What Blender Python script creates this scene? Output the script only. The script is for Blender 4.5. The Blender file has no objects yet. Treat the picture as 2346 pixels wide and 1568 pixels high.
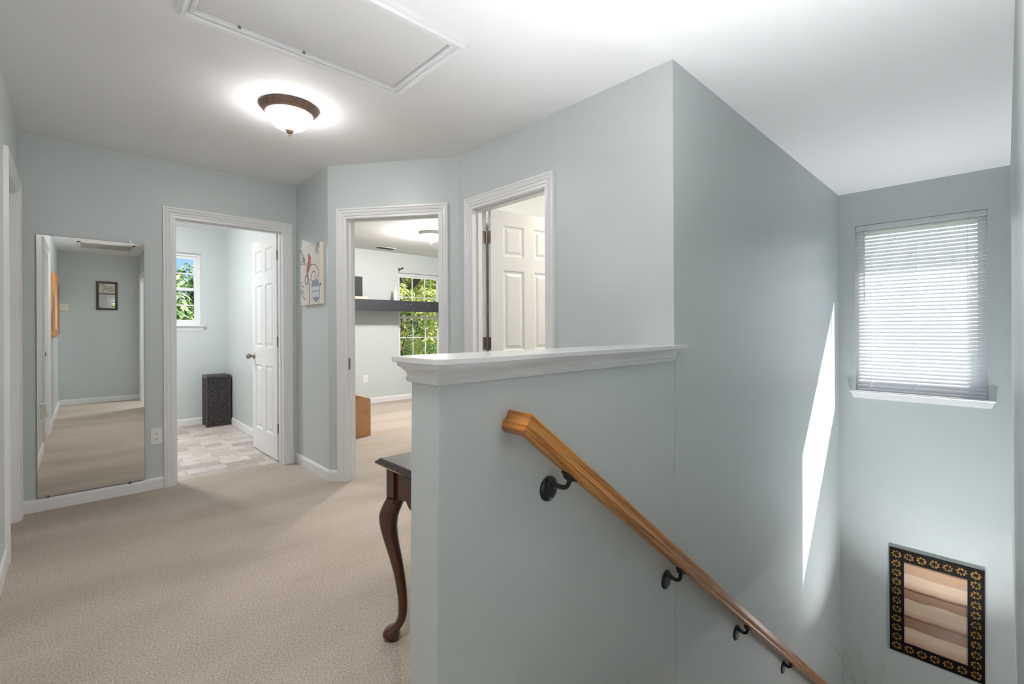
import bpy, bmesh, math, random
from mathutils import Vector, Matrix

# ------------------------------------------------------------------ camera, world, sun, exposure
scene = bpy.context.scene
COL = scene.collection
random.seed(7)
HC = 1.169
F_PX = 1065.71
cam_d = bpy.data.cameras.new('camera')
cam_d.sensor_width = 36.0
cam_d.lens = F_PX / 2346 * 36.0
cam_d.shift_y = -(784.0 - 753.98) / 2346
cam_d.clip_start = 0.01
cam = bpy.data.objects.new('camera', cam_d)
COL.objects.link(cam)
ANG = math.radians(46.7)                       # heading of the view in the house grid
fwd = Vector((math.cos(ANG), math.sin(ANG), 0))
right = Vector((math.sin(ANG), -math.cos(ANG), 0))
ro = 0.0053
upv = Vector((0, 0, 1))
cx_ = (right * math.cos(ro) - upv * math.sin(ro))
cu_ = (upv * math.cos(ro) + right * math.sin(ro))
M = Matrix((cx_, cu_, -fwd)).transposed().to_4x4()
M.translation = Vector((0, 0, HC))
cam.matrix_world = M
scene.camera = cam

scene.view_settings.view_transform = 'Standard'
scene.view_settings.look = 'None'
scene.view_settings.gamma = 1
scene.view_settings.use_curve_mapping = False
scene.view_settings.exposure = 0.33
try:
    scene.cycles.max_bounces = 12
    scene.cycles.diffuse_bounces = 7
    scene.cycles.transparent_max_bounces = 24
    scene.cycles.caustics_reflective = False
    scene.cycles.caustics_refractive = False
    scene.cycles.use_denoising = True
    scene.cycles.sample_clamp_indirect = 6
except Exception:
    pass

world = bpy.data.worlds.new('world')
scene.world = world
world.use_nodes = True
nt = world.node_tree
nt.nodes.clear()
def N(t, k, **kw):
    n = t.nodes.new(k)
    for a, b in kw.items():
        setattr(n, a, b)
    return n
wo = N(nt, 'ShaderNodeOutputWorld')
bg = N(nt, 'ShaderNodeBackground')
tc = N(nt, 'ShaderNodeTexCoord')
sep = N(nt, 'ShaderNodeSeparateXYZ')
nt.links.new(tc.outputs['Generated'], sep.inputs[0])
rmp = N(nt, 'ShaderNodeValToRGB')
e = rmp.color_ramp.elements
e[0].position = 0.0; e[0].color = (0.62, 0.80, 1.0, 1)
e[1].position = 0.6; e[1].color = (0.09, 0.27, 0.85, 1)
e2 = rmp.color_ramp.elements.new(0.16); e2.color = (0.22, 0.50, 1.0, 1)
nt.links.new(sep.outputs['Z'], rmp.inputs[0])
cn = N(nt, 'ShaderNodeTexNoise'); cn.inputs['Scale'].default_value = 4.2; cn.inputs['Detail'].default_value = 7
cm = N(nt, 'ShaderNodeMapping'); cm.inputs['Scale'].default_value = (1, 1, 2.6); cm.inputs['Location'].default_value = (0.35, 0.2, 0.4)
nt.links.new(tc.outputs['Generated'], cm.inputs[0]); nt.links.new(cm.outputs[0], cn.inputs[0])
cr = N(nt, 'ShaderNodeValToRGB'); cr.color_ramp.elements[0].position = 0.5; cr.color_ramp.elements[1].position = 0.68
nt.links.new(cn.outputs[0], cr.inputs[0])
mx = N(nt, 'ShaderNodeMixRGB'); mx.inputs[2].default_value = (1.25, 1.25, 1.27, 1)
mre = N(nt, 'ShaderNodeMapRange'); mre.inputs['From Min'].default_value = 0.72; mre.inputs['From Max'].default_value = 0.92   # added cloud bank on the sun's side, boosted to light the stairwell
nt.links.new(sep.outputs['X'], mre.inputs['Value'])
mxx = N(nt, 'ShaderNodeMath', operation='MAXIMUM'); nt.links.new(cr.outputs[0], mxx.inputs[0]); nt.links.new(mre.outputs[0], mxx.inputs[1])
nt.links.new(mxx.outputs[0], mx.inputs[0])
bank_fill = N(nt, 'ShaderNodeMath', operation='MULTIPLY_ADD'); bank_fill.inputs[1].default_value = 2.3; bank_fill.inputs[2].default_value = 1.0  # raises sky strength within the added bank
nt.links.new(mre.outputs[0], bank_fill.inputs[0]); nt.links.new(bank_fill.outputs[0], bg.inputs[1])
nt.links.new(rmp.outputs[0], mx.inputs[1])
nt.links.new(mx.outputs[0], bg.inputs[0])
bg.inputs[1].default_value = 1.0
nt.links.new(bg.outputs[0], wo.inputs[0])

sun_d = bpy.data.lights.new('sun', 'SUN')
sun_d.energy = 13.0
sun_d.angle = math.radians(0.5)
sun_d.color = (1.0, 0.97, 0.92)
sun = bpy.data.objects.new('sun', sun_d)
COL.objects.link(sun)
sun.rotation_euler = Vector((-1, 0.69, -1.175)).to_track_quat('-Z', 'Y').to_euler()

HALL_LAMP = 38.0
REAR_FILL = 62.0
ROOM_FILL = 210.0
BATH_FILL = 190.0
BED_LAMP = 330.0
SIDE_FILL = 150.0
FOYER_FILL = 75.0
FILL_TABLE = 110.0
FILL_TOP = 2500.0
FILL_LANDING = 720.0
STAIR_FILL = 18.0

# ------------------------------------------------------------------ materials
def srgb(r, g, b):
    f = lambda c: (c / 255 / 12.92) if c / 255 <= 0.04045 else ((c / 255 + 0.055) / 1.055) ** 2.4
    return (f(r), f(g), f(b), 1)

def mat(name, col, rough=0.5, metal=0.0, spec=0.5, noise=None, bump=None, **kw):
    """principled; noise=(scale, amount) varies the colour; bump=(scale, strength, distance)"""
    m = bpy.data.materials.new(name); m.use_nodes = True
    t = m.node_tree; p = t.nodes['Principled BSDF']
    p.inputs['Base Color'].default_value = col
    p.inputs['Roughness'].default_value = rough
    p.inputs['Metallic'].default_value = metal
    p.inputs['Specular IOR Level'].default_value = spec
    for k, v in kw.items():
        p.inputs[k.replace('_', ' ')].default_value = v
    co = N(t, 'ShaderNodeTexCoord')
    if noise:
        n = N(t, 'ShaderNodeTexNoise'); n.inputs['Scale'].default_value = noise[0]; n.inputs['Detail'].default_value = 4
        t.links.new(co.outputs['Object'], n.inputs['Vector'])
        r = N(t, 'ShaderNodeValToRGB')
        a = noise[1]
        r.color_ramp.elements[0].color = tuple(min(1, c * (1 - a)) for c in col[:3]) + (1,)
        r.color_ramp.elements[1].color = tuple(min(1, c * (1 + a)) for c in col[:3]) + (1,)
        r.color_ramp.elements[0].position = 0.3; r.color_ramp.elements[1].position = 0.7
        t.links.new(n.outputs[0], r.inputs[0]); t.links.new(r.outputs[0], p.inputs['Base Color'])
    if bump:
        n = N(t, 'ShaderNodeTexNoise'); n.inputs['Scale'].default_value = bump[0]; n.inputs['Detail'].default_value = 3
        t.links.new(co.outputs['Object'], n.inputs['Vector'])
        b = N(t, 'ShaderNodeBump'); b.inputs['Strength'].default_value = bump[1]; b.inputs['Distance'].default_value = bump[2]
        t.links.new(n.outputs[0], b.inputs['Height']); t.links.new(b.outputs[0], p.inputs['Normal'])
    return m

MT = {}
MT['wall'] = mat('sage_wall_paint', srgb(201, 207, 207), 0.38, spec=0.35, bump=(90, 0.12, 0.002))
MT['wall2'] = mat('warm_lit_wall_paint', srgb(205, 207, 198), 0.5, spec=0.3, bump=(90, 0.12, 0.002))  # hall paint with the warm room light tinted into its colour
MT['ceil'] = mat('white_ceiling_paint', srgb(238, 237, 238), 0.75, spec=0.2, bump=(120, 0.25, 0.002))
MT['hatch'] = mat('stippled_white_panel', srgb(228, 227, 228), 0.33, spec=0.5, bump=(85, 0.55, 0.003))
MT['trim'] = mat('white_gloss_trim', srgb(232, 232, 234), 0.30, spec=0.5)
MT['cap'] = mat('white_ledge_paint', srgb(226, 226, 227), 0.20, spec=0.5)
MT['silver'] = mat('brushed_silver', srgb(205, 203, 200), 0.35, metal=0.55)
MT['door'] = mat('white_door_paint', srgb(231, 231, 232), 0.26, spec=0.5, bump=(60, 0.05, 0.001))
MT['plastic'] = mat('white_plastic', srgb(232, 232, 230), 0.35)
MT['cream_plastic'] = mat('cream_plastic', srgb(225, 220, 196), 0.4)
MT['dark'] = mat('dark_slot', srgb(28, 28, 30), 0.6)
MT['bronze'] = mat('antique_bronze', srgb(128, 106, 94), 0.42, metal=0.55, noise=(60, 0.25))
MT['nickel'] = mat('satin_nickel', srgb(150, 140, 132), 0.3, metal=0.9, noise=(90, 0.15))
MT['clip'] = mat('mirror_clip_steel', srgb(150, 150, 152), 0.3, metal=0.8)
MT['iron'] = mat('matte_black_iron', srgb(14, 14, 16), 0.42, spec=0.4)
MT['screw'] = mat('screw_steel', srgb(215, 215, 215), 0.25, metal=1.0)
MT['mirror'] = mat('mirror_silver', (0.86, 0.86, 0.84, 1), 0.0, metal=1.0)
MT['mirror_back'] = mat('mirror_backing', srgb(95, 100, 98), 0.6)
MT['maho'] = mat('dark_mahogany', srgb(70, 29, 15), 0.25, spec=0.5, noise=(9, 0.4), Coat_Weight=0.4, Coat_Roughness=0.15)
MT['maho_top'] = mat('dark_mahogany_top', srgb(44, 28, 26), 0.14, spec=0.5, noise=(7, 0.3), Coat_Weight=0.7, Coat_Roughness=0.08)
MT['card'] = mat('brown_cardboard', srgb(196, 146, 104), 0.75, noise=(16, 0.08), bump=(40, 0.1, 0.002))
MT['charcoal'] = mat('charcoal_paint', srgb(47, 49, 55), 0.5)
MT['black'] = mat('black_casing', srgb(19, 20, 23), 0.55)
MT['beige'] = mat('pale_beige_board', srgb(214, 196, 178), 0.6)
MT['white'] = mat('white_shell', srgb(238, 238, 240), 0.35)
MT['gold'] = mat('gold_thread', srgb(150, 112, 44), 0.5, metal=0.3, noise=(140, 0.35))
MT['velvet'] = mat('black_lacquer', srgb(6, 5, 5), 0.55, spec=0.2, noise=(60, 0.4))
MT['brown_frame'] = mat('dark_brown_frame', srgb(58, 38, 32), 0.4, noise=(30, 0.2))
MT['canvas'] = mat('pale_canvas', srgb(216, 210, 202), 0.7, noise=(14, 0.03), bump=(220, 0.15, 0.001))
MT['canvas_edge'] = mat('cream_canvas_edge', srgb(232, 222, 205), 0.7)
MT['p_red'] = mat('paint_red', srgb(146, 66, 72), 0.6, noise=(40, 0.25))
MT['p_dark'] = mat('paint_dark_line', srgb(82, 70, 72), 0.6)
MT['p_blue'] = mat('paint_slate_blue', srgb(124, 134, 160), 0.6, noise=(50, 0.12))
MT['p_pale'] = mat('paint_pale_blue', srgb(205, 208, 222), 0.6)
MT['p_green'] = mat('paint_green', srgb(72, 104, 84), 0.6, noise=(60, 0.3))
MT['grille'] = mat('white_grille_metal', srgb(215, 212, 205), 0.4)
MT['vase'] = mat('grey_ceramic', srgb(110, 112, 110), 0.3)
MT['twig'] = mat('silver_twig', srgb(175, 172, 162), 0.45, noise=(40, 0.2))
MT['bark'] = mat('bark', srgb(84, 72, 58), 0.9, noise=(6, 0.3), bump=(12, 0.5, 0.02))
MT['lawn'] = mat('lawn', srgb(96, 118, 62), 0.9, noise=(1.5, 0.25))
MT['tile_trim'] = mat('threshold', srgb(200, 196, 190), 0.4)

def emissive(name, col, strength):
    m = bpy.data.materials.new(name); m.use_nodes = True
    p = m.node_tree.nodes['Principled BSDF']
    p.inputs['Base Color'].default_value = (0.9, 0.9, 0.88, 1)
    p.inputs['Emission Color'].default_value = col
    p.inputs['Emission Strength'].default_value = strength
    return m

def leaf_mat(name, c1, c2):
    m = bpy.data.materials.new(name); m.use_nodes = True
    t = m.node_tree; p = t.nodes['Principled BSDF']
    n = N(t, 'ShaderNodeTexNoise'); n.inputs['Scale'].default_value = 1.6; n.inputs['Detail'].default_value = 5
    co = N(t, 'ShaderNodeTexCoord'); t.links.new(co.outputs['Object'], n.inputs['Vector'])
    r = N(t, 'ShaderNodeValToRGB'); r.color_ramp.elements[0].color = c1; r.color_ramp.elements[1].color = c2
    r.color_ramp.elements[0].position = 0.35; r.color_ramp.elements[1].position = 0.65
    t.links.new(n.outputs[0], r.inputs[0]); t.links.new(r.outputs[0], p.inputs['Base Color'])
    p.inputs['Roughness'].default_value = 0.5
    tr = N(t, 'ShaderNodeBsdfTranslucent'); t.links.new(r.outputs[0], tr.inputs[0])
    ms = N(t, 'ShaderNodeMixShader'); ms.inputs[0].default_value = 0.35
    t.links.new(p.outputs[0], ms.inputs[1]); t.links.new(tr.outputs[0], ms.inputs[2])
    t.links.new(ms.outputs[0], t.nodes['Material Output'].inputs[0])
    return m
MT['leaf_a'] = leaf_mat('leaf_mid_green', srgb(84, 116, 62), srgb(176, 194, 122))
MT['leaf_b'] = leaf_mat('leaf_yellow_green', srgb(110, 138, 62), srgb(222, 218, 128))
MT['leaf_c'] = leaf_mat('leaf_deep_green', srgb(62, 92, 62), srgb(136, 162, 112))

def glass_mat():
    m = bpy.data.materials.new('window_glass'); m.use_nodes = True
    t = m.node_tree; t.nodes.clear()
    o = N(t, 'ShaderNodeOutputMaterial'); a = N(t, 'ShaderNodeBsdfTransparent'); g = N(t, 'ShaderNodeBsdfGlossy')
    a.inputs[0].default_value = (0.97, 0.98, 0.98, 1); g.inputs['Roughness'].default_value = 0.01
    ms = N(t, 'ShaderNodeMixShader'); ms.inputs[0].default_value = 0.05
    t.links.new(a.outputs[0], ms.inputs[1]); t.links.new(g.outputs[0], ms.inputs[2]); t.links.new(ms.outputs[0], o.inputs[0])
    return m
MT['glass'] = glass_mat()

def blind_mat():
    m = bpy.data.materials.new('white_blind_slat'); m.use_nodes = True
    t = m.node_tree; p = t.nodes['Principled BSDF']
    p.inputs['Base Color'].default_value = srgb(240, 240, 242); p.inputs['Roughness'].default_value = 0.4
    tr = N(t, 'ShaderNodeBsdfTranslucent'); tr.inputs[0].default_value = srgb(246, 246, 250)
    ms = N(t, 'ShaderNodeMixShader'); ms.inputs[0].default_value = 0.4
    t.links.new(p.outputs[0], ms.inputs[1]); t.links.new(tr.outputs[0], ms.inputs[2])
    t.links.new(ms.outputs[0], t.nodes['Material Output'].inputs[0])
    return m
MT['blind'] = blind_mat()

def carpet_mat():
    m = bpy.data.materials.new('beige_cut_pile_carpet'); m.use_nodes = True
    t = m.node_tree; p = t.nodes['Principled BSDF']
    co = N(t, 'ShaderNodeTexCoord')
    n1 = N(t, 'ShaderNodeTexNoise'); n1.inputs['Scale'].default_value = 150; n1.inputs['Detail'].default_value = 3
    n2 = N(t, 'ShaderNodeTexNoise'); n2.inputs['Scale'].default_value = 1.1; n2.inputs['Detail'].default_value = 3
    mp = N(t, 'ShaderNodeMapping'); mp.inputs['Rotation'].default_value = (0, 0, 0.55); mp.inputs['Scale'].default_value = (0.6, 2.2, 1)
    t.links.new(co.outputs['Object'], n1.inputs['Vector'])
    t.links.new(co.outputs['Object'], mp.inputs[0]); t.links.new(mp.outputs[0], n2.inputs['Vector'])
    r1 = N(t, 'ShaderNodeValToRGB'); r1.color_ramp.elements[0].position = 0.33; r1.color_ramp.elements[1].position = 0.66
    r1.color_ramp.elements[0].color = srgb(168, 156, 144); r1.color_ramp.elements[1].color = srgb(211, 200, 188)
    r2 = N(t, 'ShaderNodeValToRGB'); r2.color_ramp.elements[0].position = 0.38; r2.color_ramp.elements[1].position = 0.60
    r2.color_ramp.elements[0].color = (0.86, 0.85, 0.84, 1); r2.color_ramp.elements[1].color = (1, 1, 1, 1)
    mu = N(t, 'ShaderNodeMixRGB', blend_type='MULTIPLY'); mu.inputs[0].default_value = 1
    t.links.new(n1.outputs[0], r1.inputs[0]); t.links.new(n2.outputs[0], r2.inputs[0])
    t.links.new(r1.outputs[0], mu.inputs[1]); t.links.new(r2.outputs[0], mu.inputs[2])
    t.links.new(mu.outputs[0], p.inputs['Base Color'])
    p.inputs['Roughness'].default_value = 0.95; p.inputs['Specular IOR Level'].default_value = 0.1
    b = N(t, 'ShaderNodeBump'); b.inputs['Strength'].default_value = 0.8; b.inputs['Distance'].default_value = 0.006
    t.links.new(n1.outputs[0], b.inputs['Height']); t.links.new(b.outputs[0], p.inputs['Normal'])
    return m
MT['carpet'] = carpet_mat()

def tile_mat():
    m = bpy.data.materials.new('stone_look_vinyl_tile'); m.use_nodes = True
    t = m.node_tree; p = t.nodes['Principled BSDF']
    co = N(t, 'ShaderNodeTexCoord')
    br = N(t, 'ShaderNodeTexBrick')
    br.inputs['Scale'].default_value = 1.0
    br.inputs['Brick Width'].default_value = 0.235; br.inputs['Row Height'].default_value = 0.152
    br.inputs['Mortar Size'].default_value = 0.0022; br.inputs['Bias'].default_value = -0.1
    br.inputs['Color1'].default_value = srgb(216, 207, 200); br.inputs['Color2'].default_value = srgb(170, 158, 149)
    br.inputs['Mortar'].default_value = srgb(150, 140, 132)
    br.squash = 0.62; br.squash_frequency = 2; br.offset = 0.4
    mp0 = N(t, 'ShaderNodeMapping'); mp0.inputs['Rotation'].default_value = (0, 0, 0)
    t.links.new(co.outputs['Object'], mp0.inputs[0]); t.links.new(mp0.outputs[0], br.inputs['Vector'])
    n = N(t, 'ShaderNodeTexNoise'); n.inputs['Scale'].default_value = 9; n.inputs['Detail'].default_value = 5
    mp = N(t, 'ShaderNodeMapping'); mp.inputs['Scale'].default_value = (0.8, 6, 1)
    t.links.new(co.outputs['Object'], mp.inputs[0]); t.links.new(mp.outputs[0], n.inputs['Vector'])
    r = N(t, 'ShaderNodeValToRGB'); r.color_ramp.elements[0].color = (0.72, 0.70, 0.69, 1); r.color_ramp.elements[1].color = (1, 1, 1, 1)
    r.color_ramp.elements[0].position = 0.36; r.color_ramp.elements[1].position = 0.56
    t.links.new(n.outputs[0], r.inputs[0])
    mu = N(t, 'ShaderNodeMixRGB', blend_type='MULTIPLY'); mu.inputs[0].default_value = 0.8
    t.links.new(br.outputs[0], mu.inputs[1]); t.links.new(r.outputs[0], mu.inputs[2])
    t.links.new(mu.outputs[0], p.inputs['Base Color']); p.inputs['Roughness'].default_value = 0.42
    return m
MT['tile'] = tile_mat()

def oak_mat(name, c1, c2, axis_scale, rough=0.32):
    m = bpy.data.materials.new(name); m.use_nodes = True
    t = m.node_tree; p = t.nodes['Principled BSDF']
    co = N(t, 'ShaderNodeTexCoord'); mp = N(t, 'ShaderNodeMapping'); mp.inputs['Scale'].default_value = axis_scale
    n = N(t, 'ShaderNodeTexNoise'); n.inputs['Scale'].default_value = 1; n.inputs['Detail'].default_value = 6; n.inputs['Distortion'].default_value = 0.6
    t.links.new(co.outputs['Object'], mp.inputs[0]); t.links.new(mp.outputs[0], n.inputs['Vector'])
    r = N(t, 'ShaderNodeValToRGB'); r.color_ramp.elements[0].color = c1; r.color_ramp.elements[1].color = c2
    r.color_ramp.elements[0].position = 0.40; r.color_ramp.elements[1].position = 0.56
    t.links.new(n.outputs[0], r.inputs[0]); t.links.new(r.outputs[0], p.inputs['Base Color'])
    p.inputs['Roughness'].default_value = rough
    p.inputs['Coat Weight'].default_value = 0.3; p.inputs['Coat Roughness'].default_value = 0.2
    return m
MT['oak'] = oak_mat('honey_oak', srgb(146, 86, 34), srgb(198, 136, 68), (3.0, 110, 110))
MT['oak_ret'] = oak_mat('honey_oak_end', srgb(140, 78, 26), srgb(196, 128, 56), (40, 5, 40))
MT['oak2'] = oak_mat('honey_oak_frame', srgb(176, 112, 52), srgb(206, 146, 84), (60, 50, 3))

def art_mat():
    m = bpy.data.materials.new('banded_landscape_print'); m.use_nodes = True
    t = m.node_tree; p = t.nodes['Principled BSDF']
    co = N(t, 'ShaderNodeTexCoord'); sp = N(t, 'ShaderNodeSeparateXYZ'); t.links.new(co.outputs['Object'], sp.inputs[0])
    n = N(t, 'ShaderNodeTexNoise'); n.inputs['Scale'].default_value = 5; n.inputs['Detail'].default_value = 5
    mp = N(t, 'ShaderNodeMapping'); mp.inputs['Scale'].default_value = (1, 1, 3); t.links.new(co.outputs['Object'], mp.inputs[0]); t.links.new(mp.outputs[0], n.inputs['Vector'])
    ma = N(t, 'ShaderNodeMath', operation='MULTIPLY_ADD'); ma.inputs[1].default_value = 0.05; ma.inputs[2].default_value = -0.025
    t.links.new(n.outputs[0], ma.inputs[0])
    mr = N(t, 'ShaderNodeMapRange'); mr.inputs['From Min'].default_value = -0.92; mr.inputs['From Max'].default_value = -1.62
    t.links.new(sp.outputs['Z'], mr.inputs['Value'])
    ad = N(t, 'ShaderNodeMath', operation='ADD'); t.links.new(mr.outputs[0], ad.inputs[0]); t.links.new(ma.outputs[0], ad.inputs[1])
    r = N(t, 'ShaderNodeValToRGB')
    tan, light, dk, br = srgb(196, 160, 132), srgb(222, 196, 172), srgb(84, 52, 34), srgb(150, 116, 90)
    st = [(0.0, dk), (0.03, tan), (0.14, tan), (0.155, light), (0.25, light), (0.31, tan), (0.335, dk), (0.36, br), (0.455, br),
          (0.465, light), (0.6, light), (0.655, tan), (0.68, dk), (0.70, br), (0.82, br), (0.83, light), (0.9, light), (1.0, tan)]
    el = r.color_ramp.elements
    el[0].position = 0; el[0].color = st[0][1]; el[1].position = 1; el[1].color = st[-1][1]
    for q, c in st[1:-1]:
        x = el.new(q); x.color = c
    t.links.new(ad.outputs[0], r.inputs[0])
    t.links.new(r.outputs[0], p.inputs['Base Color']); p.inputs['Roughness'].default_value = 0.35
    return m
MT['art'] = art_mat()

def wicker_mat():
    return mat('black_brown_wicker', srgb(62, 58, 60), 0.3, noise=(70, 0.5))
MT['wicker'] = wicker_mat()
MT['lining'] = mat('faded_landscape_print', srgb(196, 190, 176), 0.5, noise=(22, 0.35))

# ------------------------------------------------------------------ mesh helpers
class MB:
    def __init__(s): s.v = []; s.f = []; s.smooth = False
    def quad(s, a, b, c, d):
        i = len(s.v); s.v += [tuple(a), tuple(b), tuple(c), tuple(d)]; s.f.append((i, i + 1, i + 2, i + 3)); return s
    def poly(s, pts):
        i = len(s.v); s.v += [tuple(p) for p in pts]; s.f.append(tuple(range(i, i + len(pts)))); return s
    def hexa(s, p):  # 8 corners: bottom 4 ccw, top 4 ccw
        i = len(s.v); s.v += [tuple(q) for q in p]
        for f in ((3, 2, 1, 0), (4, 5, 6, 7), (0, 1, 5, 4), (1, 2, 6, 5), (2, 3, 7, 6), (3, 0, 4, 7)):
            s.f.append(tuple(i + k for k in f))
        return s
    def box(s, x0, x1, y0, y1, z0, z1):
        x0, x1 = sorted((x0, x1)); y0, y1 = sorted((y0, y1)); z0, z1 = sorted((z0, z1))
        return s.hexa([(x0, y0, z0), (x1, y0, z0), (x1, y1, z0), (x0, y1, z0), (x0, y0, z1), (x1, y0, z1), (x1, y1, z1), (x0, y1, z1)])
    def fbox(s, F, u0, u1, n0, n1, z0, z1):
        return s.hexa([F(u0, n0, z0), F(u1, n0, z0), F(u1, n1, z0), F(u0, n1, z0), F(u0, n0, z1), F(u1, n0, z1), F(u1, n1, z1), F(u0, n1, z1)])
    def prism(s, pts, d):
        """closed outline pts (3D) extruded by vector d"""
        n = len(pts); i = len(s.v); d = Vector(d)
        s.v += [tuple(Vector(p)) for p in pts] + [tuple(Vector(p) + d) for p in pts]
        s.f.append(tuple(i + k for k in reversed(range(n)))); s.f.append(tuple(i + n + k for k in range(n)))
        for k in range(n):
            s.f.append((i + k, i + (k + 1) % n, i + n + (k + 1) % n, i + n + k))
        return s
    def rings(s, rings, close=True, cap=True):
        i = len(s.v); n = len(rings[0])
        for r in rings: s.v += [tuple(p) for p in r]
        for a in range(len(rings) - 1):
            for k in range(n if close else n - 1):
                k2 = (k + 1) % n
                s.f.append((i + a * n + k, i + a * n + k2, i + (a + 1) * n + k2, i + (a + 1) * n + k))
        if cap and close:
            s.f.append(tuple(i + k for k in reversed(range(n)))); b = i + (len(rings) - 1) * n
            s.f.append(tuple(b + k for k in range(n)))
        return s
    def lathe(s, prof, c, seg=40, axis='z'):
        """prof [(r, h)] about the axis through c"""
        rs = []
        for r, h in prof:
            ring = []
            for k in range(seg):
                a = 2 * math.pi * k / seg; p = (max(r, 1e-4) * math.cos(a), max(r, 1e-4) * math.sin(a), h)
                if axis == 'x': p = (p[2], p[0], p[1])
                elif axis == 'y': p = (p[0], p[2], p[1])
                ring.append((c[0] + p[0], c[1] + p[1], c[2] + p[2]))
            rs.append(ring)
        return s.rings(rs)
    def tube(s, pts, rad, seg=8):
        pts = [Vector(p) for p in pts]; rs = []
        if not hasattr(rad, '__len__'): rad = [rad] * len(pts)
        prev = None
        for i, p in enumerate(pts):
            d = (pts[min(i + 1, len(pts) - 1)] - pts[max(i - 1, 0)]).normalized()
            if prev is None:
                prev = d.orthogonal().normalized()
            prev = (prev - d * prev.dot(d)).normalized(); q = d.cross(prev)
            rs.append([p + (prev * math.cos(2 * math.pi * k / seg) + q * math.sin(2 * math.pi * k / seg)) * rad[i] for k in range(seg)])
        return s.rings(rs)
    def build(s, name, material, parent=None, smooth=False, bevel=0, doubles=False):
        me = bpy.data.meshes.new(name); me.from_pydata(s.v, [], s.f); me.validate()
        bm = bmesh.new(); bm.from_mesh(me)
        if doubles: bmesh.ops.remove_doubles(bm, verts=bm.verts, dist=1e-5)
        bmesh.ops.recalc_face_normals(bm, faces=bm.faces); bm.to_mesh(me); bm.free()
        if smooth:
            for p in me.polygons: p.use_smooth = True
        me.materials.append(MT[material] if isinstance(material, str) else material)
        o = bpy.data.objects.new(name, me); COL.objects.link(o)
        if parent:
            o.parent = parent
            o.matrix_parent_inverse = parent.matrix_world.inverted() if False else Matrix.Translation(-parent.location)
        if bevel:
            b = o.modifiers.new('bevel', 'BEVEL'); b.width = bevel; b.segments = 2; b.limit_method = 'ANGLE'; b.angle_limit = math.radians(40)
        if smooth and not bevel:
            pass
        return o

def smooth_by_angle(o, ang=35):
    for p in o.data.polygons: p.use_smooth = True
    try:
        o.data.set_sharp_from_angle(angle=math.radians(ang))
    except Exception:
        pass
    return o

def tag(o, label=None, cat=None, group=None, kind=None):
    if label: o['label'] = label
    if cat: o['category'] = cat
    if group: o['group'] = group
    if kind: o['kind'] = kind
    return o
def thing(name, loc, label, cat, group=None, kind=None):
    o = bpy.data.objects.new(name, None); COL.objects.link(o); o.location = loc; o.empty_display_size = 0.1
    return tag(o, label, cat, group, kind)
def struct(o, label=None, cat='wall'):
    return tag(o, label, cat, None, 'structure')

class Frame:
    """vertical wall frame: u along the wall, n out of the visible face, z up"""
    def __init__(s, p0, p1, seen):
        s.o = Vector((p0[0], p0[1], 0)); d = Vector((p1[0] - p0[0], p1[1] - p0[1], 0)); s.len = d.length; s.d = d.normalized()
        s.n = Vector((s.d.y, -s.d.x, 0))
        if s.n.dot(Vector((seen[0], seen[1], 0)) - s.o) < 0: s.n = -s.n
    def __call__(s, u, n, z): return s.o + s.d * u + s.n * n + Vector((0, 0, z))

def wall(name, F, u0, u1, z0, z1, th, holes=(), material='wall', label=None):
    b = MB(); us = sorted({u0, u1, *[h[0] for h in holes], *[h[1] for h in holes]})
    for a, c in zip(us, us[1:]):
        hs = sorted([(h[2], h[3]) for h in holes if h[0] <= a + 1e-6 and h[1] >= c - 1e-6]); z = z0
        for h0, h1 in hs:
            if h0 > z: b.fbox(F, a, c, 0, -th, z, h0)
            z = h1
        if z < z1: b.fbox(F, a, c, 0, -th, z, z1)
    return struct(b.build(name, material), label)

# ------------------------------------------------------------------ setting: walls
XL, YM, XP, YB = -0.253, 4.31, 1.438, 6.92
H = 2.44
P2, P3, P4 = (XP, 3.603), (2.066, 2.756), (2.064, 1.074)
def YW(x): return 1.0566 + 0.00847 * x           # the stairwell wall is a touch out of square
TOPH = 2.04

FL = Frame((XL, YM), (XL, -1.62), (0, 0))               # u = 4.31 - Y
wall('wall_left', FL, -0.12, 5.93 + 0.12, 0, H, 0.12, holes=((0.14, 0.82, 0, TOPH), (2.25, 3.16, 0, TOPH)),
     label='sage grey-blue hall wall at the far left, pierced by a white doorway')
FM = Frame((XL, YM), (XP + 0.12, YM), (0, 0))           # u = X + .253
wall('wall_back_left', FM, 0, 1.693, 0, H, 0.12, holes=((0.80, 1.593, 0, TOPH),),
     label='sage wall that carries the tall frameless mirror and the bathroom doorway')
FP = Frame((XP, YM), P2, (0, 2))
wall('wall_back', FP, 0, 0.707, 0, H, 0.12, label='short sage wall with the bird painting')
FD = Frame(P2, P3, (0, 0))
wall('wall_diagonal', FD, 0, FD.len, 0, H, 0.12, holes=((0.14, 0.912, 0, TOPH),),
     label='angled sage wall around the bedroom doorway')
FT = Frame(P3, P4, (0, 2))
wall('wall_back_right', FT, 0, 1.541, 0, H, 0.12, holes=((0.145, 0.876, 0, TOPH),),
     label='sage wall with the doorway behind the half wall')
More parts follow.
